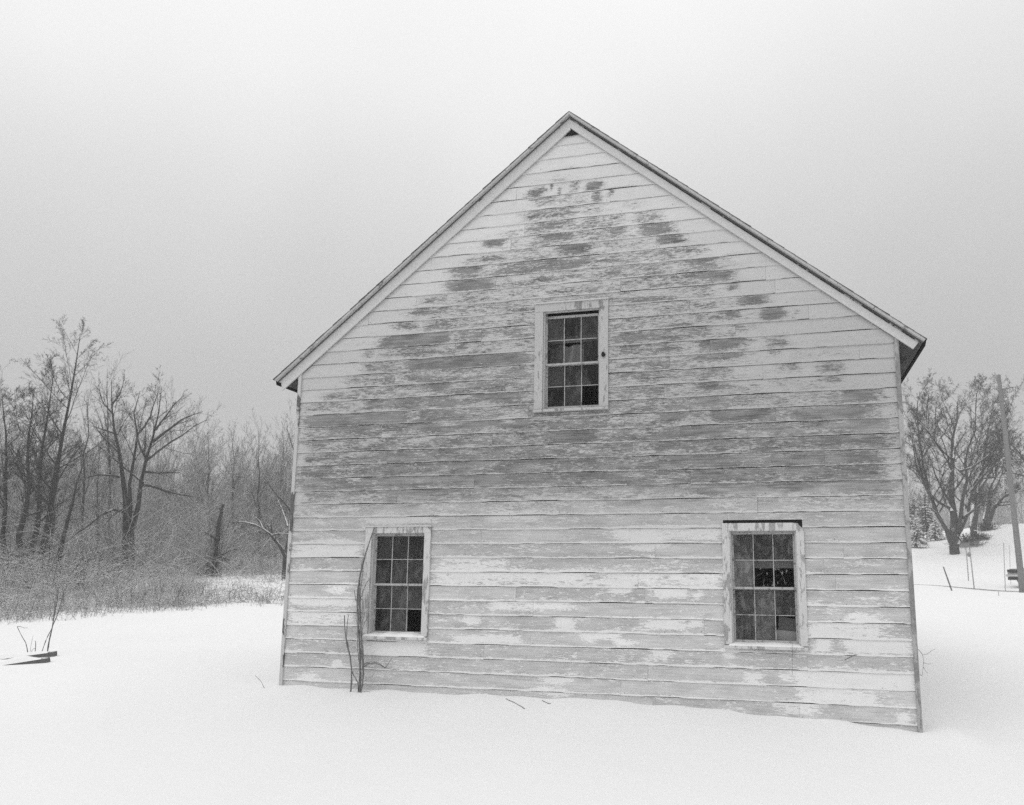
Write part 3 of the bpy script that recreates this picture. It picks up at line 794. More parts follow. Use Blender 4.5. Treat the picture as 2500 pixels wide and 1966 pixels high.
# ------------------------------------------------------------------ plants: branching by levels, all in numpy
def resample(P, k):
    P = np.asarray(P, float)
    d = np.concatenate([[0], np.cumsum(np.linalg.norm(np.diff(P[:, :3], axis=0), axis=1))])
    t = np.linspace(0, d[-1], k)
    return np.stack([np.interp(t, d, P[:, c]) for c in range(P.shape[1])], 1)
def smoothline(P, k):
    P = resample(P, k * 3)
    for _ in range(k // 2 + 1):
        P[1:-1] = (P[:-2] + 2 * P[1:-1] + P[2:]) / 4
    return resample(P, k)
def unit(v): return v / np.maximum(np.linalg.norm(v, axis=-1, keepdims=True), 1e-9)
def children(rng, pts, rad, n, t0, t1, ang, sd, ratio, rr, up, wig, K, rmin=.004, taper=.35, maxlen=9, pw=.55):
    N, KP, _ = pts.shape
    t = t0 + (t1 - t0) * ((np.arange(n)[None, :] + rng.random((N, n))) / n)
    t = np.clip(t, 0, .999)
    f = t * (KP - 1); i = f.astype(int); q = (f - i)[..., None]
    I = np.arange(N)[:, None]
    p = pts[I, i] * (1 - q) + pts[I, i + 1] * q
    r = rad[I, i] * (1 - q[..., 0]) + rad[I, i + 1] * q[..., 0]
    tan = unit(pts[I, i + 1] - pts[I, i])
    L = np.linalg.norm(np.diff(pts, axis=1), axis=2).sum(1)[:, None]
    rv = unit(rng.normal(size=tan.shape))
    perp = unit(np.cross(tan, rv))
    a = np.radians(ang + sd * rng.normal(size=t.shape))[..., None]
    d = unit(np.cos(a) * tan + np.sin(a) * perp + np.array([0, 0, up]))
    ln = np.minimum(L * ratio * (1 - pw * t) * rng.uniform(.6, 1.25, t.shape), maxlen)
    r0 = np.maximum(np.minimum(r * rr * rng.uniform(.75, 1.1, t.shape), r), rmin)
    M_ = N * n
    p, d, ln, r0 = p.reshape(M_, 3), d.reshape(M_, 3), ln.reshape(M_), r0.reshape(M_)
    out = np.empty((M_, K, 3)); out[:, 0] = p
    for k in range(1, K):
        d = unit(d + wig * rng.normal(size=d.shape) + np.array([0, 0, up * .35]))
        out[:, k] = out[:, k - 1] + d * (ln / (K - 1))[:, None]
    R_ = np.maximum(r0[:, None] * np.linspace(1, taper, K)[None, :], rmin * .7)
    return out, R_
def tubes(groups):
    """(pts N,K,3; rad N,K; sides) groups -> one vertex and quad array"""
    VV, QQ, off = [], [], 0
    for pts, rad, Sd in groups:
        N, K, _ = pts.shape
        tan = np.empty_like(pts)
        tan[:, 1:-1] = pts[:, 2:] - pts[:, :-2]; tan[:, 0] = pts[:, 1] - pts[:, 0]; tan[:, -1] = pts[:, -1] - pts[:, -2]
        tan = unit(tan)
        ref = np.where(np.abs(tan[..., 2:3]) < .95, np.array([0., 0, 1]), np.array([1., 0, 0]))
        a = unit(np.cross(tan, ref)); b = np.cross(tan, a)
        th = np.arange(Sd) * 2 * np.pi / Sd + .3
        ring = pts[:, :, None] + rad[:, :, None, None] * (a[:, :, None] * np.cos(th)[None, None, :, None] + b[:, :, None] * np.sin(th)[None, None, :, None])
        VV.append(ring.reshape(-1, 3))
        base = np.arange(N)[:, None, None] * K * Sd + np.arange(K - 1)[None, :, None] * Sd
        s0 = np.arange(Sd)[None, None, :]; s1 = (s0 + 1) % Sd
        q = np.stack([base + s0, base + s1, base + Sd + s1, base + Sd + s0], -1).reshape(-1, 4)
        QQ.append(q + off); off += N * K * Sd
    return np.vstack(VV), np.vstack(QQ)
def skeleton(rng, mains, spec, K0=9):
    """mains: list of (points, r0, r1); spec: list of child levels -> list of (pts, rad)"""
    P = np.stack([smoothline(m[0], K0) for m in mains]); R_ = np.stack([m[1] + (m[2] - m[1]) * np.linspace(0, 1, K0) ** .8 for m in mains])
    P[:, 1:-1] += rng.normal(size=P[:, 1:-1].shape) * .006 * np.linalg.norm(P[:, -1] - P[:, 0], axis=1)[:, None, None]
    lv = [(P, R_)]
    for s in spec:
        src = lv[s.get('of', -1)]
        s = {k: v for k, v in s.items() if k != 'of'}
        lv.append(children(rng, src[0], src[1], **s))
    return lv
def tree(name, base, lv, label, cat, group=None, ntrunk=1, mt=None, mc=None, extra=None):
    o = empty(name, tuple(base), label, cat, group)
    V, Q = tubes([(p, r, 9) for p, r in lv[:ntrunk]])
    link('trunk', qmesh('trunk', V, Q, smooth=True), mt or BARK, o)
    V, Q = tubes([(p, r, 5 if i == 0 else 3) for i, (p, r) in enumerate(lv[ntrunk:])])
    link('crown', qmesh('crown', V, Q, smooth=True), mc or TWIG, o)
    return o
SPEC_TALL = [dict(n=18, t0=.26, t1=.97, ang=46, sd=11, ratio=.34, rr=.42, up=.12, wig=.08, K=6, pw=.55),
             dict(n=10, t0=.15, t1=.98, ang=42, sd=12, ratio=.48, rr=.50, up=.10, wig=.11, K=5),
             dict(n=7, t0=.15, t1=1, ang=42, sd=14, ratio=.52, rr=.6, up=.06, wig=.14, K=4, rmin=.0055),
             dict(n=4, t0=.2, t1=1, ang=40, sd=14, ratio=.62, rr=.7, up=.04, wig=.16, K=3, rmin=.005)]
SPEC_WIDE = [dict(n=9, t0=.30, t1=.98, ang=42, sd=10, ratio=.55, rr=.45, up=.10, wig=.10, K=6),
             dict(n=8, t0=.25, t1=.98, ang=42, sd=12, ratio=.52, rr=.5, up=.06, wig=.12, K=5),
             dict(n=6, t0=.25, t1=1, ang=42, sd=14, ratio=.55, rr=.6, up=.05, wig=.14, K=4, rmin=.007),
             dict(n=4, t0=.3, t1=1, ang=38, sd=14, ratio=.6, rr=.7, up=.03, wig=.14, K=3, rmin=.006)]
def px_line(pts, dist, jit=None, rng=None):
    """a stem traced in photo pixels, stood up at its distance and given depth"""
    out = []
    for k, (x, y) in enumerate(pts):
        dd = dist + (jit[k] if jit is not None else 0)
        out.append(at(x, y, dd))
    return np.array(out)
def foot(P, dist_unused=0):
    """sink the first point of a stem into the snow"""
    P = P.copy(); z = tz1(P[0, 0], P[0, 1]); P[0, 2] = z - .25
    return P
def trunkline(px, py, dist, tx, ty, rng, sway=.3, n=6):
    a = at(px, py, dist); a[2] = tz1(a[0], a[1]) - .2
    b = at(tx, ty, dist + rng.uniform(-1, 1))
    t = np.linspace(0, 1, n)[:, None]
    P = a + (b - a) * t
    P[1:-1] += rng.normal(size=(n - 2, 3)) * sway * np.array([1, 1, .1]) * np.linspace(.15, 1, n - 2)[:, None]
    return P
# --- left wood edge: single trees
def left_tree(seed, px, py, dist, tx, ty, r0, label, spec=SPEC_TALL, sway=.15, cat='tree', group='bare trees along the left wood edge', name='bare_tree', vines=0, extra_main=(), mt=None, mc=None):
    rng = np.random.default_rng(seed)
    P = trunkline(px, py, dist, tx, ty, rng, sway)
    mains = [(P, r0, r0 * .06)]
    for (pts, ra, rb, jit) in extra_main: mains.append((px_line(pts, dist, jit), ra, rb))
    lv = skeleton(rng, mains, spec)
    if vines: lv.append(children(rng, lv[0][0], lv[0][1], n=vines, t0=.03, t1=.62, ang=50, sd=25, ratio=.085, rr=.10, up=.1, wig=.3, K=5, rmin=.008, pw=.3))
    base = P[0].copy()
    return tree(name, base, lv, label, cat, group, 1, mt, mc)
left_tree(11, 92, 1412, 45, 196, 815, 0.185, 'tallest bare tree at the left, leaning right above the other stems', vines=150)
left_tree(12, 72, 1396, 46.5, 132, 905, 0.167, 'bare tree leaning beside the tallest stem at the left edge', vines=150)
left_tree(13, 46, 1390, 44, 82, 960, 0.176, 'dark thick-stemmed bare tree second from the left edge', vines=150)
left_tree(14, 14, 1392, 45, 4, 950, 0.150, 'upright bare tree cut off by the left edge of the picture', vines=150)
left_tree(15, 118, 1390, 48, 150, 1010, 0.097, 'thin bare tree standing just right of the leaning cluster')
SPEC_SNAG = [dict(n=7, t0=.3, t1=.98, ang=45, sd=15, ratio=.30, rr=.4, up=.05, wig=.14, K=5), dict(n=5, t0=.2, t1=1, ang=42, sd=14, ratio=.5, rr=.6, up=.03, wig=.16, K=4), dict(n=3, t0=.2, t1=1, ang=42, sd=14, ratio=.5, rr=.6, up=.03, wig=.16, K=3)]
left_tree(16, 128, 1375, 43, 212, 1108, 0.150, 'short dark leaning snag with a broken top', SPEC_SNAG, .06, 'tree', None, 'dead_tree', 120)
# --- the three-stemmed tree standing alone before the wood
rng = np.random.default_rng(31)
D = 46
b0 = at(308, 1404, D); b0[2] = tz1(b0[0], b0[1]) - .2
m = []
for pts, ra, rb, jit in [
    ([(309, 1404), (309, 1345), (308, 1270), (303, 1200), (292, 1150), (297, 1130), (283, 1060), (275, 1000), (272, 930)], .22, .012, [0, 0, 0, .1, .2, .3, .6, .8, 1]),
    ([(312, 1404), (316, 1340), (317, 1270), (319, 1180), (323, 1120), (337, 1060), (334, 1010), (342, 955)], .17, .012, [0, 0, .1, .2, .3, .2, .2, .3]),
    ([(314, 1404), (323, 1340), (328, 1265), (342, 1190), (354, 1150), (357, 1120), (372, 1080), (388, 1020), (394, 950)], .20, .012, [0, 0, -.1, -.2, -.4, -.5, -.8, -1, -1.2])]:
    P = px_line(pts, D, jit); P[0, 2] = b0[2]
    m.append((P, ra, rb))
lims = []
for pts, ra, rb, jit in [
    ([(354, 1152), (395, 1155), (440, 1154)], .07, .02, [0, .3, .8]), ([(346, 1184), (375, 1188), (420, 1205), (470, 1212)], .08, .02, [-.3, -.8, -1.2, -1.5]),
    ([(357, 1120), (340, 1090), (336, 1065)], .07, .03, [-.5, -.3, -.1]), ([(372, 1080), (410, 1050), (450, 1020), (495, 1005)], .08, .015, [-.8, -1, -1.5, -2]),
    ([(357, 1125), (400, 1090), (440, 1070), (480, 1035), (505, 1025)], .08, .015, [-.5, .2, .8, 1.2, 1.6]), ([(380, 1050), (415, 1000), (450, 965)], .06, .012, [-1, -.3, .5]),
    ([(337, 1060), (365, 1030), (372, 990), (390, 945)], .06, .012, [.2, .8, 1.3, 1.8]), ([(283, 1060), (255, 1050), (222, 1040)], .06, .012, [.6, 1.2, 2]), ([(292, 1165), (250, 1158), (205, 1166), (170, 1180)], .06, .012, [.2, .0, -.5, -1]),
    ([(303, 1250), (280, 1243), (255, 1250), (225, 1280), (180, 1305), (160, 1325)], .075, .015, [0, -.5, -1, -1.4, -1.8, -2]), ([(325, 1250), (300, 1240), (280, 1255), (250, 1290)], .05, .012, [0, -.6, -1, -1.4]),
    ([(350, 1180), (300, 1140), (262, 1105), (232, 1085)], .06, .012, [-.4, .4, 1, 1.4]), ([(275, 1010), (250, 985), (240, 940)], .05, .01, [.8, 1.4, 1.8]), ([(272, 990), (295, 960), (305, 915)], .05, .01, [.8, .4, .2])]:
    lims.append((px_line(pts, D, jit), ra, rb))
P0 = skeleton(rng, m, [])
L1 = skeleton(rng, lims, [], 6)
up3 = (P0[0][0][:, 4:], P0[0][1][:, 4:])
lv = [P0[0], L1[0]]
c1 = children(rng, up3[0], up3[1], n=9, t0=.15, t1=1, ang=38, sd=10, ratio=.5, rr=.5, up=.15, wig=.09, K=6)
allb = (np.vstack([resample(p, 6)[None] for p in L1[0][0]] + [c1[0]]), np.vstack([L1[0][1], c1[1]]))
c2 = children(rng, allb[0], allb[1], n=8, t0=.15, t1=1, ang=40, sd=10, ratio=.50, rr=.45, up=.10, wig=.10, K=5)
c3 = children(rng, c2[0], c2[1], n=6, t0=.2, t1=1, ang=38, sd=12, ratio=.55, rr=.6, up=.06, wig=.12, K=4, rmin=.0055)
c4 = children(rng, c3[0], c3[1], n=3, t0=.3, t1=1, ang=35, sd=12, ratio=.6, rr=.7, up=.04, wig=.12, K=3)
tree('bare_tree', b0, [P0[0], L1[0], c1, c2, c3, c4], 'dark three-stemmed bare tree standing in front of the left wood', 'tree')
# --- dark vine-hung stub, the tree at the building's edge, thin trees behind
rng = np.random.default_rng(33)
D = 45
P = px_line([(522, 1412), (526, 1360), (530, 1310), (536, 1265), (545, 1232)], D); P[0, 2] = tz1(P[0, 0], P[0, 1]) - .2
lv = skeleton(rng, [(P, .15, .06)], [dict(n=9, t0=.1, t1=.9, ang=50, sd=20, ratio=.3, rr=.4, up=.0, wig=.2, K=5), dict(n=8, t0=.1, t1=1, ang=50, sd=20, ratio=.6, rr=.6, up=-.05, wig=.25, K=5), dict(n=5, t0=.1, t1=1, ang=50, sd=20, ratio=.7, rr=.6, up=-.05, wig=.25, K=4)])
hang = []
for q in range(60):                                     # strands slung from the stub down to the left
    t = rng.uniform(.25, .95); a = P[0] + (P[-1] - P[0]) * t
    bx_, by_ = at(470 + rng.uniform(0, 70), 1415, D + rng.uniform(-1, 1))[:2]
    b = np.array([bx_, by_, tz1(bx_, by_) - .05])
    mid = (a + b) / 2 + rng.normal(size=3) * .18 + np.array([0, 0, -.15])
    hang.append(resample(np.array([a, mid, b]), 5))
lv.append((np.array(hang), np.full((60, 5), .007)))
tree('dead_tree', P[0], lv, 'dark dead stub hung with tangled vines left of the building', 'tree')
rng = np.random.default_rng(34)
D = 42
P = px_line([(697, 1392), (703, 1330), (712, 1250), (722, 1160), (728, 1060), (735, 980)], D); P[0, 2] = tz1(P[0, 0], P[0, 1]) - .2
Lm = [(P, .17, .03), (px_line([(699, 1368), (690, 1345), (665, 1310), (640, 1288), (610, 1276), (580, 1274)], D, [0, -.4, -.8, -1.2, -1.5, -1.8]), .10, .025),
      (px_line([(640, 1288), (632, 1270), (618, 1258)], D, [-1.2, -1.2, -1.0]), .05, .015), (px_line([(660, 1306), (690, 1302), (712, 1305)], D, [-.8, -1, -1]), .05, .015), (px_line([(702, 1285), (690, 1245), (675, 1215)], D, [0, .3, .6]), .06, .015)]
lv = skeleton(rng, Lm, [dict(n=10, t0=.25, t1=1, ang=42, sd=12, ratio=.35, rr=.45, up=.15, wig=.12, K=5), dict(n=6, t0=.2, t1=1, ang=42, sd=12, ratio=.5, rr=.55, up=.08, wig=.14, K=4), dict(n=4, t0=.2, t1=1, ang=42, sd=12, ratio=.5, rr=.6, up=.05, wig=.14, K=3)])
tree('bare_tree', P[0], lv, 'bare tree with a snow-lined sagging limb half hidden by the building', 'tree', mt=BARKSNOW)
SPEC_SLIM = [dict(n=13, t0=.3, t1=.97, ang=30, sd=9, ratio=.33, rr=.45, up=.28, wig=.08, K=5), dict(n=7, t0=.15, t1=1, ang=32, sd=12, ratio=.5, rr=.55, up=.15, wig=.11, K=4), dict(n=5, t0=.2, t1=1, ang=35, sd=14, ratio=.55, rr=.65, up=.1, wig=.14, K=3)]
for sd_, px, py, dist, tx, ty, r0, lab in [
    (41, 517, 1330, 60, 508, 1075, .11, 'slim bare tree right of the three-stemmed tree, in the wood'),
    (42, 575, 1335, 64, 565, 1050, .13, 'slim forked bare tree in the wood, midway to the building'),
    (43, 640, 1330, 58, 630, 1045, .12, 'slim bare tree in the wood, second from the building'),
    (44, 682, 1330, 66, 690, 1035, .12, 'tall slim bare tree in the wood, nearest the building corner'),
    (45, 238, 1370, 56, 245, 1080, .09, 'thin bare tree behind the snow-lined low limbs'),
    (46, 200, 1370, 58, 215, 960, .12, 'bare tree rising between the leaning cluster and the three-stemmed tree'),
    (47, 268, 1370, 62, 262, 900, .13, 'tall faint bare tree just behind the three-stemmed tree')]:
    left_tree(sd_, px, py, dist, tx, ty, r0, lab, SPEC_SLIM, .12, group='slim trees inside the left wood')

# --- right: the big spreading tree and the trees behind it
rng = np.random.default_rng(51)
D = 64
def main_r(pts, ra, rb, j): 
    P = px_line(pts, D, np.linspace(j[0], j[1], len(pts)))
    return (P, ra, rb)
tb = at(2330, 1354, D); tb[2] = tz1(tb[0], tb[1]) - .3
trunk = main_r([(2331, 1354), (2329, 1320), (2326, 1280), (2325, 1230), (2327, 1170), (2325, 1110), (2329, 1065), (2335, 1038), (2338, 980)], 0.365, 0.029, (0, .5))
trunk[0][0, 2] = tb[2]
mains = [trunk,
    main_r([(2322, 1325), (2300, 1275), (2284, 1240), (2266, 1195), (2246, 1165), (2232, 1120), (2226, 1065)], 0.200, 0.024, (0, -3)),
    main_r([(2338, 1330), (2350, 1290), (2356, 1250), (2370, 1205), (2386, 1165), (2410, 1130), (2432, 1095), (2446, 1048)], 0.247, 0.029, (0, 2)),
    main_r([(2340, 1300), (2352, 1240), (2356, 1180), (2360, 1110), (2372, 1075), (2382, 1038), (2384, 960)], 0.176, 0.024, (0, -2)),
    main_r([(2324, 1250), (2305, 1220), (2300, 1180), (2290, 1120), (2280, 1070), (2281, 1038), (2286, 980)], 0.153, 0.024, (0, 3)),
    main_r([(2318, 1240), (2290, 1225), (2268, 1210), (2250, 1160), (2238, 1115), (2232, 1070), (2222, 1048)], 0.129, 0.018, (0, -4)),
    main_r([(2352, 1265), (2380, 1245), (2405, 1225), (2420, 1218)], 0.118, 0.024, (0, -4)),
    main_r([(2385, 1170), (2430, 1165), (2480, 1168)], 0.082, 0.018, (1, -3)),
    main_r([(2360, 1200), (2372, 1150), (2390, 1110), (2394, 1065), (2400, 993), (2410, 960)], 0.141, 0.018, (0, 5)),
    main_r([(2345, 1150), (2365, 1145), (2395, 1125), (2440, 1090), (2470, 1070)], 0.100, 0.018, (0, -4)),
    main_r([(2370, 1205), (2400, 1160), (2428, 1135), (2455, 1128), (2490, 1125)], 0.118, 0.018, (0, -2)),
    main_r([(2328, 1120), (2333, 1070), (2318, 1055), (2305, 1003), (2300, 970)], 0.094, 0.018, (0, 2)),
    main_r([(2266, 1195), (2250, 1120), (2240, 1050), (2238, 980), (2246, 955)], .12, .02, (-1, -2)),
    main_r([(2395, 1190), (2435, 1120), (2458, 1050), (2470, 975), (2476, 950)], .13, .02, (1, 3)),
    main_r([(2290, 1120), (2268, 1060), (2260, 990), (2264, 960)], .10, .02, (1, 4)),
    main_r([(2300, 1275), (2275, 1238), (2245, 1240), (2220, 1232)], 0.094, 0.018, (-1, -5))]
lv = skeleton(rng, mains, [dict(n=14, t0=.26, t1=1, ang=42, sd=12, ratio=.42, rr=.42, up=.16, wig=.10, K=6), dict(n=8, t0=.2, t1=1, ang=40, sd=12, ratio=.50, rr=.5, up=.10, wig=.12, K=5),
    dict(n=6, t0=.2, t1=1, ang=40, sd=14, ratio=.55, rr=.6, up=.06, wig=.15, K=4, rmin=.008), dict(n=5, t0=.2, t1=1, ang=40, sd=14, ratio=.6, rr=.7, up=.04, wig=.15, K=3, rmin=.007)])
tree('bare_tree', tb, lv, 'big spreading bare tree with snow-lined limbs right of the building', 'tree', mt=BARKSNOW, mc=TWIG)
def right_tree(seed, px, py, dist, tx, ty, r0, lab, spec, extra=(), mt=None):
    rng = np.random.default_rng(seed)
    P = trunkline(px, py, dist, tx, ty, rng, .2)
    mains = [(P, r0, r0 * .12)] + [(px_line(pts, dist, np.linspace(0, j, len(pts))), ra, rb) for pts, ra, rb, j in extra]
    return tree('bare_tree', P[0], skeleton(rng, mains, spec), lab, 'tree', None, 1, mt or BARKSNOW, TWIG)
right_tree(52, 2376, 1318, 73, 2420, 1010, .27, 'bare tree standing behind the big tree, trunk beside the sign', SPEC_WIDE, [([(2378, 1300), (2372, 1260), (2382, 1215), (2396, 1150)], .25, .04, 2)])
right_tree(53, 2404, 1290, 80, 2450, 1040, .28, 'leaning bare tree on the snowy rise, right of the sign', SPEC_WIDE, [([(2408, 1280), (2430, 1235), (2452, 1212), (2480, 1198)], .28, .05, -3), ([(2405, 1270), (2416, 1225), (2430, 1180)], .22, .04, 2), ([(2440, 1220), (2480, 1200), (2520, 1196)], .12, .03, 1)])
right_tree(54, 2540, 1262, 70, 2560, 1010, .24, 'wide bare tree reaching in from beyond the utility pole', SPEC_WIDE, [([(2545, 1200), (2500, 1120), (2450, 1060)], .2, .03, 0), ([(2545, 1180), (2500, 1160), (2455, 1150)], .15, .03, 2)])

# ------------------------------------------------------------------ far woods, brush and grass (uncounted)
def variants(seed, n, spec, hts):
    out = []
    for k in range(n):
        r = np.random.default_rng(seed + k)
        h = r.uniform(*hts)
        P = np.array([[0, 0, -.3], [r.normal() * .15, r.normal() * .15, h * .35], [r.normal() * .6, r.normal() * .6, h * .7], [r.normal() * 1.0, r.normal() * 1.0, h]])
        ms = [(P, h * .0085, .010)]
        if r.random() < .7:
            q = P.copy(); q[1:, :2] += r.normal(size=2) * h * .13 * np.array([[.3], [.8], [1.1]]); q[:, 2] *= .9
            ms.append((q, h * .007, .01))
        lv = skeleton(r, ms, spec, 6)
        V, Q = tubes([(p, rr, 5 if i == 0 else 3) for i, (p, rr) in enumerate(lv)])
        out.append((V, Q))
    return out
SPEC_FAR = [dict(n=15, t0=.2, t1=.98, ang=46, sd=12, ratio=.38, rr=.4, up=.12, wig=.1, K=4, rmin=.012), dict(n=7, t0=.15, t1=1, ang=35, sd=12, ratio=.5, rr=.6, up=.14, wig=.12, K=3, rmin=.011), dict(n=5, t0=.2, t1=1, ang=38, sd=14, ratio=.55, rr=.7, up=.1, wig=.14, K=3, rmin=.010)]
VARS = variants(100, 8, SPEC_FAR, (8.5, 12.5))
def wood(name, spots, seed, label):
    r = np.random.default_rng(seed)
    VV, QQ, off = [], [], 0
    for (x, y, s) in spots:
        V, Q = VARS[r.integers(len(VARS))]
        a = r.uniform(0, 6.28); c, sn = math.cos(a), math.sin(a)
        s2 = s * r.uniform(.85, 1.15)
        w = np.stack([V[:, 0] * c - V[:, 1] * sn, V[:, 0] * sn + V[:, 1] * c, V[:, 2] * r.uniform(.9, 1.1)], 1) * s2
        w += np.array([x, y, tz1(x, y)])
        VV.append(w); QQ.append(Q + off); off += len(V)
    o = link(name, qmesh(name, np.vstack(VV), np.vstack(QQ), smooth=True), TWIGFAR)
    return tag(o, label, None, None, 'stuff')
def polar(az, r): return CAM[0] + r * math.sin(math.radians(az)), CAM[1] + r * math.cos(math.radians(az))
r = np.random.default_rng(61)
sp = []
for k in range(300):
    az = r.uniform(-55, -26); d = r.uniform(58, 116)
    x, y = polar(az, d)
    s = .80
    sp.append((x, y, s * r.uniform(.6, 1.05)))
for k in range(40):
    az = r.uniform(-53, -29); d = r.uniform(51, 64)
    x, y = polar(az, d); sp.append((x, y, r.uniform(.22, .5)))
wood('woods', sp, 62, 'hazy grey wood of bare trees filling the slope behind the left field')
sp = []
for k in range(75):
    az = r.uniform(4, 22); d = r.uniform(105, 155)
    x, y = polar(az, d); sp.append((x, y, r.uniform(.6, 1.0)))
for k in range(30):
    az = r.uniform(-23, 5); d = r.uniform(84, 128)
    x, y = polar(az, d); sp.append((x, y, r.uniform(.7, 1.1)))
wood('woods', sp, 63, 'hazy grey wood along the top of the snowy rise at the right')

def brush(name, n, az, dist, h, seed, m, label, lean=.5, per=9, K=5, r0=.006, keep=None, spread=.35):
    r = np.random.default_rng(seed)
    a = np.radians(r.uniform(az[0], az[1], n)); d = np.sqrt(r.uniform(dist[0] ** 2, dist[1] ** 2, n))
    x = CAM[0] + d * np.sin(a); y = CAM[1] + d * np.cos(a)
    if keep is not None:
        k = keep(np.degrees(a), d, r); x, y = x[k], y[k]
    cs = r.uniform(.45, 1.25, len(x)) * r.choice([.6, 1, 1, 1.4], len(x))
    x = np.repeat(x, per); y = np.repeat(y, per); cs = np.repeat(cs, per)
    x = x + r.normal(size=x.size) * spread; y = y + r.normal(size=y.size) * spread
    z = tz(x, y) - .04
    N = len(x)
    hh = r.uniform(h[0], h[1], N) * cs
    dv = unit(np.stack([r.normal(size=N) * lean, r.normal(size=N) * lean, np.ones(N)], 1))
    bend = np.stack([r.normal(size=N), r.normal(size=N), -np.abs(r.normal(size=N)) * .6], 1) * lean * .55
    P = np.empty((N, K, 3)); P[:, 0] = np.stack([x, y, z], 1)
    for k in range(1, K):
        dv = unit(dv + bend * .5 + r.normal(size=(N, 3)) * .12)
        P[:, k] = P[:, k - 1] + dv * (hh / (K - 1))[:, None]
    R_ = np.repeat((r0 * r.uniform(.6, 1.5, N))[:, None], K, 1) * np.linspace(1, .5, K)[None, :]
    V, Q = tubes([(P, R_, 3)])
    o = link(name, qmesh(name, V, Q, smooth=True), m)
    return tag(o, label, None, None, 'stuff')
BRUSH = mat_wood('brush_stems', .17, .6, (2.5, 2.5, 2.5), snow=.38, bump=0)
THICK = mat_wood('haze_pale_thicket', .26, .5, (1.5, 1.5, 1.5), snow=.45, bump=0)  # stems paled in colour for distance haze, besides the snow on them
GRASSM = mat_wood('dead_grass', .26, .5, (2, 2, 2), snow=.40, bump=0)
def border(azd): return np.interp(azd, [-55, -49, -46, -43, -39, -36, -33.5, -30], [25, 25.6, 26, 27, 27.6, 28, 28.4, 29])
clump = lambda a, d, sc: np.sin(a * 1.7 * sc + 2 * np.sin(d * .31 * sc)) * np.cos(d * .43 * sc + 1.5 * np.sin(a * .9 * sc))
brush('undergrowth', 7000, (-57, -26), (24.5, 56), (.3, 1.2), 71, BRUSH, 'snow-dusted tangled brush below the left wood', 1.0, 9, 6, .007,
      keep=lambda a, d, r: (d > border(a) + r.exponential(1.0, a.size)) & (r.random(a.size) < np.where((a > -38.5) & (d < 45), .13, 1.0)) & (clump(a, d, 1.3) > r.normal(size=a.size) * .35 - .22))
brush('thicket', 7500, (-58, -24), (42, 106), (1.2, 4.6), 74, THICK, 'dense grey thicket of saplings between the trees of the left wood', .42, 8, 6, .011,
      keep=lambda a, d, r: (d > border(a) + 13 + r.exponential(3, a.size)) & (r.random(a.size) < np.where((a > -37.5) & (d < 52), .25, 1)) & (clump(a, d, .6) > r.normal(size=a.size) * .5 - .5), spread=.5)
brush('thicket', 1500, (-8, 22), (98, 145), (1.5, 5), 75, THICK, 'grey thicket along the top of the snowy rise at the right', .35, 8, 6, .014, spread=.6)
brush('undergrowth', 2000, (-57, -43.8), (36, 49), (.8, 3.2), 76, mat_wood('dark_tangle', .035, .5, (2.5, 2.5, 2.5), snow=.40, bump=0), 'dark tangled briars around the feet of the leaning trees', 1.3, 9, 7, .008, spread=.6)
brush('undergrowth', 800, (-56, -34), (28.5, 36), (.3, .9), 77, mat_wood('dark_weeds', .075, .5, (2.5, 2.5, 2.5), snow=.45, bump=0), 'scattered dark weed clumps along the edge of the snow', .9, 9, 6, .007,
      keep=lambda a, d, r: (d > border(a) + .2) & (clump(a, d, 2.2) > .25), spread=.22)
brush('grass', 4200, (-56, -27), (24.5, 48), (.18, .55), 72, GRASSM, 'tufts of dead grass poking through snow at the field edge', .4, 10, 4, .0045,
      keep=lambda a, d, r: (d > border(a) - .4) & (d < border(a) + 10) & (r.random(a.size) < np.where((a > -38.5), .28, .8)) & (clump(a, d, 2.1) > r.normal(size=a.size) * .35 - .1), spread=.2)

# ------------------------------------------------------------------ stems, timbers and twigs in the snow
def stems(name, lines, r0, label, cat, m=VINEB, sub=None, seed=1, group=None):
    """a woody plant: main stems as a mesh of their own, side twigs as its part"""
    rng = np.random.default_rng(seed)
    K = 14
    P = np.stack([smoothline(l, K) for l, _ in lines]); R_ = np.stack([np.linspace(ra, ra * .55, K) for _, ra in lines])
    P[:, 1:-1] += rng.normal(size=P[:, 1:-1].shape) * r0 * .35
    V, Q = tubes([(P, R_ * (1 + .15 * rng.normal(size=R_.shape)), 6)])
    o = link(name, qmesh(name, V, Q, smooth=True), m)
    tag(o, label, cat, group)
    if sub:
        c = children(rng, P, R_, **sub)
        V, Q = tubes([(c[0], c[1], 4)])
        link('sprays', qmesh('sprays', V, Q, smooth=True), m, o)
    return o
def wl_(pts, ys):
    k = 3.284
    return np.array([onwall(800 + x / k, 1230 + y / k, yy) for (x, y), yy in zip(pts, np.linspace(ys[0], ys[1], len(pts)))])
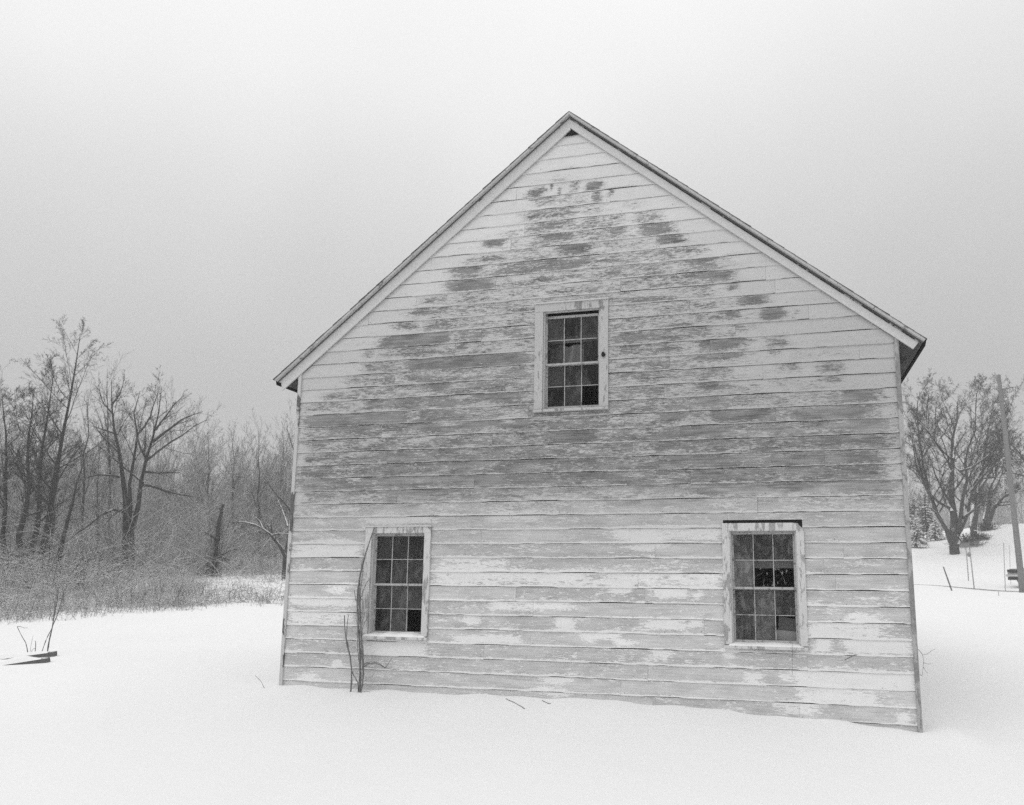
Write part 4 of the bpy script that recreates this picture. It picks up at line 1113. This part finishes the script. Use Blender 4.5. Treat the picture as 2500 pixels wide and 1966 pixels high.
vl = [(wl_([(255, 1545), (258, 1450), (262, 1300), (255, 1150), (248, 1000), (238, 880), (232, 760), (245, 650), (262, 560), (275, 480), (305, 390), (340, 290), (373, 195)], (-.20, -.075)), .0115),
      (wl_([(262, 1540), (285, 1400), (288, 1250), (270, 1120), (262, 960), (255, 830), (240, 700), (250, 590), (285, 500), (300, 430)], (-.22, -.085)), .010),
      (wl_([(180, 1540), (190, 1430), (196, 1330), (178, 1230), (155, 1130), (140, 1060), (132, 960), (135, 895)], (-.20, -.09)), .010),
      (wl_([(168, 1150), (150, 1080), (155, 980), (168, 890)], (-.15, -.10)), .006),
      (wl_([(250, 1530), (240, 1430), (210, 1380), (190, 1330)], (-.2, -.16)), .008),
      (wl_([(255, 1500), (262, 1400), (250, 1250), (252, 1100), (262, 950), (268, 850), (255, 740), (268, 620), (290, 560), (280, 480)], (-.16, -.07)), .007),
      (wl_([(285, 1310), (320, 1285), (370, 1275), (420, 1290), (465, 1322), (520, 1325), (575, 1330)], (-.16, -.10)), .006),
      (wl_([(455, 1320), (480, 1290), (515, 1240)], (-.13, -.10)), .004),
      (wl_([(285, 1290), (330, 1265), (400, 1270), (450, 1305)], (-.18, -.16)), .005),
      (wl_([(255, 800), (272, 740), (300, 660), (335, 600)], (-.12, -.06)), .006),
      (wl_([(265, 1040), (285, 980), (310, 930), (327, 895)], (-.12, -.06)), .005),
      (wl_([(240, 820), (222, 760), (212, 690)], (-.12, -.10)), .005)]
_rv = np.random.default_rng(80)
for q in range(4):                                          # thinner stems wound round the two leaders
    L_ = smoothline(vl[q % 2][0], 14)[: 10 + q]
    ph = np.linspace(0, 9 + 2 * q, len(L_)) + q * 1.7
    L_ = L_ + np.stack([np.cos(ph), np.sin(ph), 0 * ph], 1) * .022 + _rv.normal(size=L_.shape) * .006
    vl.append((L_, .0038 - .0004 * q))
stems('climbing_vine', vl, .006, 'leafless climbing stems rising from the snow beside the lower left window', 'vine', sub=dict(n=9, t0=.03, t1=.95, ang=50, sd=22, ratio=.085, rr=.35, up=.1, wig=.25, K=5, rmin=.0022, maxlen=.30), seed=81)

# dried vine with curled leaves inside the right-hand window
rng = np.random.default_rng(82)
lines = []
for q in range(16):
    x = rng.uniform(1.85, 2.50); z = rng.uniform(1.62, 2.25)
    pts = [(x, .15 + rng.uniform(0, .05), z)]
    dd = rng.normal(size=2); dd /= np.linalg.norm(dd)
    for k in range(4):
        dd += rng.normal(size=2) * .5; dd /= np.linalg.norm(dd)
        pts.append((np.clip(pts[-1][0] + dd[0] * .09, 1.85, 2.48), .14 + rng.uniform(0, .06), np.clip(pts[-1][2] + dd[1] * .09, 1.55, 2.32)))
    lines.append((np.array(pts), .0022))
DRY = mat_wood('dry_leaf', .34, .4, (30, 30, 30), bump=0)
dv = stems('dried_vine', lines, .003, 'dried vine with curled pale leaves inside the right-hand window', 'vine', DRY, seed=83)
V = []; Q = []
for q in range(150):
    l = lines[rng.integers(len(lines))][0]; p = l[rng.integers(len(l))] + rng.normal(size=3) * np.array([.03, .012, .03])
    if not (1.86 < p[0] < 2.49 and 1.70 < p[2] < 2.33): continue
    s_ = rng.uniform(.012, .028); a = unit(rng.normal(size=3) * np.array([1, .6, 1])); b = unit(np.cross(a, rng.normal(size=3)))
    c = np.cross(a, b) * s_ * .3
    n0 = len(V)
    V += [p - a * s_, p + b * s_ * .45 + c, p + a * s_ * 1.1, p - b * s_ * .45 + c]
    Q.append((n0, n0 + 1, n0 + 2, n0 + 3))
link('leaves', qmesh('leaves', V, Q), DRY, dv)

# hanging wire below the right window and a splinter lodged in the siding
WIRE = mat_plain('wire', .08, .5, .4)
k = 4.066
pts = [onwall(1720 + x / k, 1230 + y / k, -.075) for x, y in ((868, 1300), (872, 1420), (870, 1560), (873, 1700))]
tag(MB().tube(pts, .0016, 5).build('wire', WIRE), 'thin dark wire hanging below the right-hand window sill', 'wire')
k = 2.715
pts = [onwall(1460 + x / k, 1230 + y / k, yy) for x, y, yy in ((1636, 1036, -.03), (1670, 1018, -.07), (1700, 1003, -.06), (1722, 1001, -.03))]
tag(MB().tube(pts, [.004, .006, .005, .002], 6).build('twig', VINEB), 'short dark twig caught on the siding right of the lower right window', 'twig')

# two timbers half buried, left foreground
TIMB = mat_wood('dark_timber', .11, .6, (3, 3, 3), snow=.9)
def snowpt(px, py, up=0):
    lo_, hi_ = 5.0, 60.0
    for d in np.arange(4, 60, .03):
        p = at(px, py, d)
        if p[2] <= tz1(p[0], p[1]) + up: return p
    return at(px, py, 30)
def timber(e, w, px_end, label, seed, th=.085, drop=.14):
    a = np.array(e); b = np.array(w)
    o = empty('timber', tuple(a), label, 'timber', 'timbers half buried at the left')
    mb = MB()
    ax = unit(b - a)
    side = unit(np.cross(ax, [0, 0, 1])); upv = np.cross(side, ax)
    rngt = np.random.default_rng(seed)
    rings = []
    for t in np.linspace(0, 1, 14):
        c = a + (b - a) * t
        j = rngt.normal(size=(4, 3)) * .004
        rings.append([mb.bm.verts.new(c + side * sx_ * (.07) + upv * (sz * th / 2) + j[q]) for q, (sx_, sz) in enumerate(((-1, -1), (1, -1), (1, 1), (-1, 1)))])
    for A_, B_ in zip(rings, rings[1:]):
        for q in range(4): mb.bm.faces.new((A_[q], A_[(q + 1) % 4], B_[(q + 1) % 4], B_[q]))
    mb.bm.faces.new(rings[0][::-1]); mb.bm.faces.new(rings[-1])
    mb.build('beam', TIMB, o, bevel=.006)
    # snow lying on it
    n, m_ = 36, 7
    V = []
    for t in np.linspace(.04, 1, n):
        c = a + (b - a) * t
        for v in np.linspace(-1, 1, m_):
            hgt = (.07 + .02 * math.sin(t * 17 + seed)) * (1 - abs(v) ** 3) * min(1, (t - .02) * 9)
            V.append(c + side * v * .076 + upv * (th / 2 + hgt - .004))
    i, j = np.meshgrid(np.arange(n - 1), np.arange(m_ - 1), indexing='ij')
    Q = np.stack([i * m_ + j, i * m_ + j + 1, (i + 1) * m_ + j + 1, (i + 1) * m_ + j], -1).reshape(-1, 4)
    link('snow_cap', qmesh('snow_cap', V, Q, smooth=True), SNOW, o)
    return o
kz = 9.49
def tz_pt(x, y): return snowpt(0 + x / kz, 1480 + y / kz)
e1 = tz_pt(1290, 1160); e2 = tz_pt(1130, 1300)
e1[2] += .035; e2[2] += .03
dirL = unit(at(-200, 1600, 18.3) - at(130, 1590, 17.8)); dirL[2] = 0; dirL = unit(dirL)
timber(e1, e1 + dirL * 2.6 + np.array([0, .25, -.33]), 0, 'longer half-buried timber with a snow cap, the farther of two', 2)
timber(e2, e2 + dirL * 2.4 + np.array([0, .2, -.36]), 0, 'shorter half-buried timber with a splintered end, the nearer of two', 5)

def pxs(pts, d0, dj=0.0, ground=True):
    P = np.array([at(0 + x / kz, 1480 + y / kz, d0 + dj * i / max(1, len(pts) - 1)) for i, (x, y) in enumerate(pts)])
    if ground: P[0, 2] = tz1(P[0, 0], P[0, 1]) - .04
    return P
d1 = math.hypot(*(e1[:2] - CAM[:2])) + .35
TWG = mat_wood('sapling_bark', .10, .4, (10, 10, 4))
stems('sapling', [(pxs([(1100, 985), (1150, 740), (1200, 560), (1240, 300), (1270, 150), (1300, 0), (1330, -200), (1345, -420)], d1), .011), (pxs([(1230, 400), (1245, 200), (1265, 60), (1310, -350)], d1, .2, False), .005)], .004,
      'upright bare sapling behind the half-buried timbers', 'sapling', TWG, dict(n=9, t0=.45, t1=1, ang=38, sd=12, ratio=.22, rr=.5, up=.15, wig=.12, K=5, rmin=.002), 91)
stems('sapling', [(pxs([(960, 995), (1080, 740), (1170, 590), (1240, 420), (1300, 280), (1350, 130), (1395, 0), (1440, -160), (1470, -330)], d1 + .2), .008)], .004,
      'slimmer sapling crossing behind the upright one by the timbers', 'sapling', TWG, dict(n=8, t0=.5, t1=1, ang=38, sd=12, ratio=.2, rr=.5, up=.15, wig=.12, K=5, rmin=.002), 92)
stems('weed_stalk', [(pxs([(690, 1000), (600, 850), (500, 690), (430, 550), (398, 475)], d1 + .1), .007), (pxs([(398, 478), (470, 470), (565, 508), (640, 505)], d1 + .1, .1, False), .004)], .003,
      'bent weed stalk folded over at its top beyond the timbers', 'weed', TWG, None, 93)
stems('weed_stalk', [(pxs([(828, 985), (830, 900), (815, 800)], d1 + .1), .007), (pxs([(700, 985), (730, 850), (765, 690)], d1 + .1), .003), (pxs([(700, 985), (760, 990), (830, 980)], d1 + .05), .005)], .003,
      'short broken weed stubs between the timbers and the bent stalk', 'weed', TWG, None, 94)
# twigs lying on the snow before the wall
k = 9.05
def gtwig(pts, label, r):
    P = []
    for x, y in pts:
        p = snowpt(1180 + x / k, 1680 + y / k); p[2] += .006; P.append(p)
    tag(MB().tube(P, r, 6).build('twig', VINEB), label, 'twig')
gtwig([(505, 250), (580, 290), (660, 322), (720, 355), (790, 395), (850, 425), (908, 465)], 'longer dark twig lying on the snow below the middle of the wall', .006)
gtwig([(1300, 285), (1380, 325), (1450, 358), (1490, 352)], 'small faint twig on the snow right of the longer one', .004)
k = 5.337
def cpx(pts, y0, y1): return np.array([onwall(2200 + x / k, 1500 + y / k, yy) for (x, y), yy in zip(pts, np.linspace(y0, y1, len(pts)))])
lw = [(cpx([(200, 440), (240, 475), (285, 530), (295, 600), (290, 680), (275, 790), (270, 805)], .3, .2), .0022), (cpx([(285, 528), (340, 520), (390, 480), (445, 450)], .3, .4), .002), (cpx([(297, 635), (360, 650), (410, 635)], .25, .3), .0018), (cpx([(290, 690), (320, 740), (350, 770)], .25, .3), .0018), (cpx([(272, 802), (240, 785), (215, 775)], .2, .15), .002)]
lw = [(l + np.array([0, .0, 0]), r_) for l, r_ in lw]
stems('dry_bramble', lw, .002, 'thin dry bramble curling out beside the right corner of the building', 'bramble', TWG, None, 95)
kl = 2.715
def lpx(pts): return np.array([onwall(0 + x / kl, 1380 + y / kl, -.3) for x, y in pts])
A1 = lpx([(1760, 805), (1730, 770), (1692, 732)]); A1[0, 2] = tz1(A1[0, 0], A1[0, 1]) - .02
stems('weed_stalk', [(A1, .003)], .001, 'thin leaning weed stalk in the snow left of the building corner', 'weed', TWG, None, 96)

# ------------------------------------------------------------------ right side: utility pole, stakes, sign, car, conifers
D = 45
pb = at(2497, 1445, D); pb[2] = tz1(pb[0], pb[1])
ptop = at(2438, 916, D)
pole = empty('utility_pole', tuple(pb), 'leaning grey wooden utility pole at the right edge of the snow field', 'utility pole')
POLEM = mat_wood('pole_wood', .20, .35, (8, 8, .8))
n = 14
P = [pb + (ptop - pb) * t + np.array([0, 0, -.6 if t == 0 else 0]) for t in np.linspace(0, 1, n)]
MB().tube(P, list(np.linspace(.15, .092, n)), 14).build('pole', POLEM, pole, smooth=True)
IRON = mat_plain('dark_iron', .09, .5, .4)
def ppx(x, y, dd=0): return at(2200 + x / 5.337, 880 + y / 5.337, D + dd)
a = ppx(1310, 380); b = ppx(1450, 352, -.1); c = ppx(1495, 350, -.1); d_ = ppx(1490, 405, -.1); e_ = ppx(1462, 400, -.1)
br = MB().tube([a, b], .022, 8).tube([b, c, d_, e_, b], .018, 8).build('bracket', IRON, pole)
a = ppx(1285, 578); b = ppx(1400, 582); c = ppx(1402, 545)
MB().tube([a, b, c], .024, 8).build('bracket', IRON, pole)
MB().tube([ppx(1402, 550), ppx(1402, 525)], [.05, .03], 8).build('insulator', mat_plain('insulator_glass', .2, .3, .5), pole)
def stake(name, p0, p1, dist, r, label, m, group=None):
    a = at(*p0, dist); b = at(*p1, dist); a[2] = tz1(a[0], a[1]) - .15
    o = MB().tube([a, (a * .5 + b * .5), b], [r, r, r * .8], 7).build(name, m)
    return tag(o, label, 'stake', group)
PALE = mat_wood('pale_stake_wood', .34, .3, (5, 5, 5))
stake('stake', (2326, 1439), (2303, 1384), 38, .03, 'dark stake leaning left in the snow below the big tree', mat_wood('stake_wood', .12, .3, (5, 5, 5)))
stake('stake', (2453, 1428), (2450, 1325), 47, .017, 'tall pale marker stake just left of the snowy car', PALE, 'pale marker stakes by the road')
stake('stake', (2467, 1420), (2464, 1332), 52, .012, 'thin pale marker stake behind the snowy car', PALE, 'pale marker stakes by the road')
stake('stake', (2441, 1476), (2437, 1444), 37, .015, 'short thin stake in the snow in front of the utility pole', PALE, 'pale marker stakes by the road')
# road sign on two posts
D = 47.5
sg = at(2366, 1380, D)
b1 = at(2378, 1428, D); b1[2] = tz1(b1[0], b1[1]) - .2
sign = empty('road_sign', (b1[0], b1[1], b1[2] + .2), 'long low grey sign on two thin posts in front of the big tree', 'sign')
SIGNM = mat_plain('grey_sign', .20, .6, .3, .3, 9)
MB().tube([b1, at(2367, 1337, D)], .028, 7).build('post', PALE, sign)
q2 = at(2362, 1381, D + 5); q2g = tz1(q2[0], q2[1])
MB().tube([(q2[0], q2[1], q2g - .2), q2, at(2358, 1336, D + .6)], .028, 7).build('post', PALE, sign)
c0, c1 = at(2343, 1331, D), at(2390, 1329, D)
axv = unit(c1 - c0); nrm = unit(np.array([axv[1], -axv[0], 0])); upv = np.array([0, 0, 1.0])
def spanel(u0, u1, z0, z1, off, th):
    mb = MB(); L = np.linalg.norm(c1 - c0); c = (c0 + c1) / 2
    vs = []
    for o_ in (off, off + th):
        for u, z in ((u0, z0), (u1, z0), (u1, z1), (u0, z1)):
            vs.append(mb.bm.verts.new(c + axv * (u * L) + upv * z + nrm * o_))
    for q in ((0, 1, 2, 3), (7, 6, 5, 4), (0, 4, 5, 1), (1, 5, 6, 2), (2, 6, 7, 3), (3, 7, 4, 0)): mb.bm.faces.new([vs[i] for i in q])
    return mb
pan = spanel(-.5, .5, -.13, .13, .0, .03).build('panel', SIGNM, sign)
mk = mat_plain('dark_sign_mark', .09, .6)
spanel(-.48, .48, .085, .115, .0315, .004).build('border', mk, pan)
spanel(.02, .30, -.05, .05, .0315, .004).build('marking', mk, pan)
spanel(.35, .45, -.07, .03, .0315, .004).build('marking', mk, pan)
bag = MB(); p = at(2366, 1354, D - .05)
bag.tube([p + np.array([0, 0, .12]), p, p + np.array([0, 0, -.12])], [.05, .11, .06], 8).build('reflector', mat_plain('dull_reflector', .28), sign)

# snowed-over car on the road, mostly behind the pole
D = 50
cc = at(2478, 1425, D); 
rd = unit(np.array([rp[-1][0] - rp[0][0], rp[-1][1] - rp[0][1], 0]))
fwd = -rd                                                   # the nose points left
fwd = unit(fwd + .55 * unit(np.array([CAM[0] - cc[0], CAM[1] - cc[1], 0])))
ctr = cc - fwd * 2.1; cz = tz1(ctr[0], ctr[1]) + .08
car = empty('parked_car', (ctr[0], ctr[1], cz), 'snow-covered car on the road, mostly hidden by the utility pole', 'car')
ang = math.atan2(fwd[1], fwd[0])
car.rotation_euler = (0, 0, ang)
def carpart(mb, name, m, parent=car, **k):
    bmesh.ops.recalc_face_normals(mb.bm, faces=mb.bm.faces)
    if k.get('bevel'): bmesh.ops.bevel(mb.bm, geom=list(mb.bm.edges), offset=k['bevel'], segments=2, affect='EDGES', clamp_overlap=True)
    me = bpy.data.meshes.new(name); mb.bm.to_mesh(me); mb.bm.free()
    o = bpy.data.objects.new(name, me); COL.objects.link(o); me.materials.append(m); o.parent = parent
    return o
PAINTC = mat_plain('grey_car_paint', .30, .4, .5, .1)
BLK = mat_plain('black_rubber', .025, .8)
CGL = mat_plain('car_glass', .03, .1, .5, .1)
CHR = mat_plain('dull_chrome', .45, .3, .6)
prof = [(-2.1, .35), (2.05, .35), (2.12, .55), (2.08, .80), (1.0, .95), (.35, 1.40), (-1.0, 1.42), (-1.75, 1.0), (-2.1, .95)]
carpart(MB().poly([(x, z) for x, z in prof], -.82, .82), 'body', PAINTC, bevel=.06)
for s in (-1, 1): carpart(MB().poly([(.82, .99), (.30, 1.33), (-.95, 1.34), (-1.5, 1.02)], s * .822, s * .828), 'side_glass', CGL)
carpart(MB().poly([(1.0, .965), (.42, 1.36), (.43, 1.37), (1.02, .975)], -.7, .7), 'windscreen', CGL)
for s in (-1, 1):
    hl = carpart(MB().box(2.07, 2.13, min(s * .45, s * .74), max(s * .45, s * .74), .66, .80), 'headlight', BLK)
carpart(MB().box(2.06, 2.135, -.40, .40, .62, .76), 'grille', BLK)
carpart(MB().box(2.03, 2.20, -.80, .80, .42, .54), 'bumper', CHR, bevel=.02)
carpart(MB().box(2.0, 2.14, -.7, .7, .24, .40), 'valance', BLK)
for x in (1.32, -1.32):
    for s in (-1, 1):
        wv = MB().tube([(x, s * .62, .32), (x, s * .83, .32)], .32, 18)
        wh = carpart(wv, 'wheel', BLK)
        carpart(MB().tube([(x, s * .825, .32), (x, s * .84, .32)], .19, 14), 'rim', CHR, wh)
sn = MB().poly([(2.08, .82), (2.02, .90), (1.05, 1.08), (.9, 1.10), (.9, 1.0), (1.0, .97)], -.76, .76).poly([(.33, 1.43), (.28, 1.52), (-.95, 1.54), (-1.02, 1.44)], -.70, .70)
carpart(sn, 'snow_cap', SNOW, bevel=.025)

def conifer(name, px, py, dist, h, rad, seed, label, m, group=None):
    r = np.random.default_rng(seed)
    b = at(px, py, dist); b[2] = tz1(b[0], b[1])
    o = empty(name, tuple(b), label, 'conifer', group)
    MB().tube([b + np.array([0, 0, -.2]), b + np.array([0, 0, h * .95])], [h * .02, .02], 8).build('trunk', BARK, o)
    V = []; Q = []
    z = .12 * h
    while z < h * .99:
        rr = rad * (1 - z / h) ** .8 + .06
        nb = int(7 + 9 * rr / rad)
        for q in range(nb):
            a = r.uniform(0, 6.283); ca, sa = math.cos(a), math.sin(a)
            L = rr * r.uniform(.7, 1.12); wd = .10 + .22 * L
            dr = r.uniform(.25, .5)
            prev = None
            for k_ in range(5):
                t = k_ / 4
                c = b + np.array([ca * L * t, sa * L * t, z + .10 * L * t - dr * L * t * t + r.normal() * .015])
                w_ = wd * (1 - t * .85) * (.5 + t if t < .5 else 1)
                l_ = c + np.array([-sa, ca, -.35]) * w_ * .5; rgt = c + np.array([sa, -ca, -.35]) * w_ * .5
                n0 = len(V); V += [l_, c + np.array([0, 0, .03]), rgt]
                if prev is not None:
                    Q.append((prev, n0, n0 + 1, prev + 1)); Q.append((prev + 1, n0 + 1, n0 + 2, prev + 2))
                prev = n0
        z += h * .055 * r.uniform(.8, 1.2)
    link('crown', qmesh('crown', V, Q), m, o)
    return o
CONM = mat_wood('snowy_conifer', .045, .4, (3, 3, 3), snow=.62, bump=0)
COND = mat_wood('dark_conifer', .045, .4, (3, 3, 3), snow=.95, bump=0)
conifer('spruce', 2238, 1313, 69, 2.3, 1.0, 1, 'squat snow-laden spruce beside the right edge of the building', CONM)
conifer('spruce', 2222, 1290, 73, 3.9, 1.2, 2, 'taller snow-laden spruce half hidden by the building edge', CONM)
conifer('spruce', 2262, 1290, 78, 4.0, 1.3, 3, 'dark spruce behind the left limb of the big tree', COND)
conifer('spruce', 2284, 1298, 75, 1.9, 1.1, 4, 'low snow-covered spruce between the dark spruce and the big trunk', CONM)
def shrub(px, py, dist, w, h, seed, label):
    r = np.random.default_rng(seed)
    b = at(px, py, dist); b[2] = tz1(b[0], b[1])
    N = 260
    P = np.empty((N, 5, 3)); P[:, 0] = b + r.normal(size=(N, 3)) * np.array([w * .22, w * .22, 0])
    d_ = unit(np.stack([r.normal(size=N) * .8, r.normal(size=N) * .8, np.ones(N)], 1))
    for k_ in range(1, 5):
        d_ = unit(d_ + r.normal(size=(N, 3)) * .3 + np.array([0, 0, -.1])); P[:, k_] = P[:, k_ - 1] + d_ * (h * r.uniform(.15, .3, N))[:, None]
    V, Q = tubes([(P, np.full((N, 5), .012), 3)])
    o = link('shrub', qmesh('shrub', V, Q, smooth=True), TWIG)
    tag(o, label, 'shrub')
shrub(2362, 1312, 68, 1.6, 1.2, 1, 'dark bare shrub between the trunks of the big tree and the tree behind')
shrub(2410, 1300, 77, 1.4, .8, 2, 'low snow-dusted shrub under the leaning tree on the rise')
shrub(2393, 1312, 71, 1.2, .7, 3, 'low shrub at the foot of the tree beside the sign')

# ------------------------------------------------------------------ snowy air
HZ = bpy.data.materials.new('snowy_air'); HZ.use_nodes = True
hn = HZ.node_tree.nodes; hn.clear()
ho = hn.new('ShaderNodeOutputMaterial'); hv = hn.new('ShaderNodeVolumePrincipled')
hv.inputs['Color'].default_value = (.95, .95, .95, 1)
hv.inputs['Density'].default_value = .0019
HZ.node_tree.links.new(hv.outputs[0], ho.inputs['Volume'])
hz = MB().box(CAM[0] - 410, CAM[0] + 410, CAM[1] - 410, CAM[1] + 410, -1.2, 34).build('haze', HZ)
tag(hz, 'thin snowy haze filling the air over the field', None, None, 'stuff')
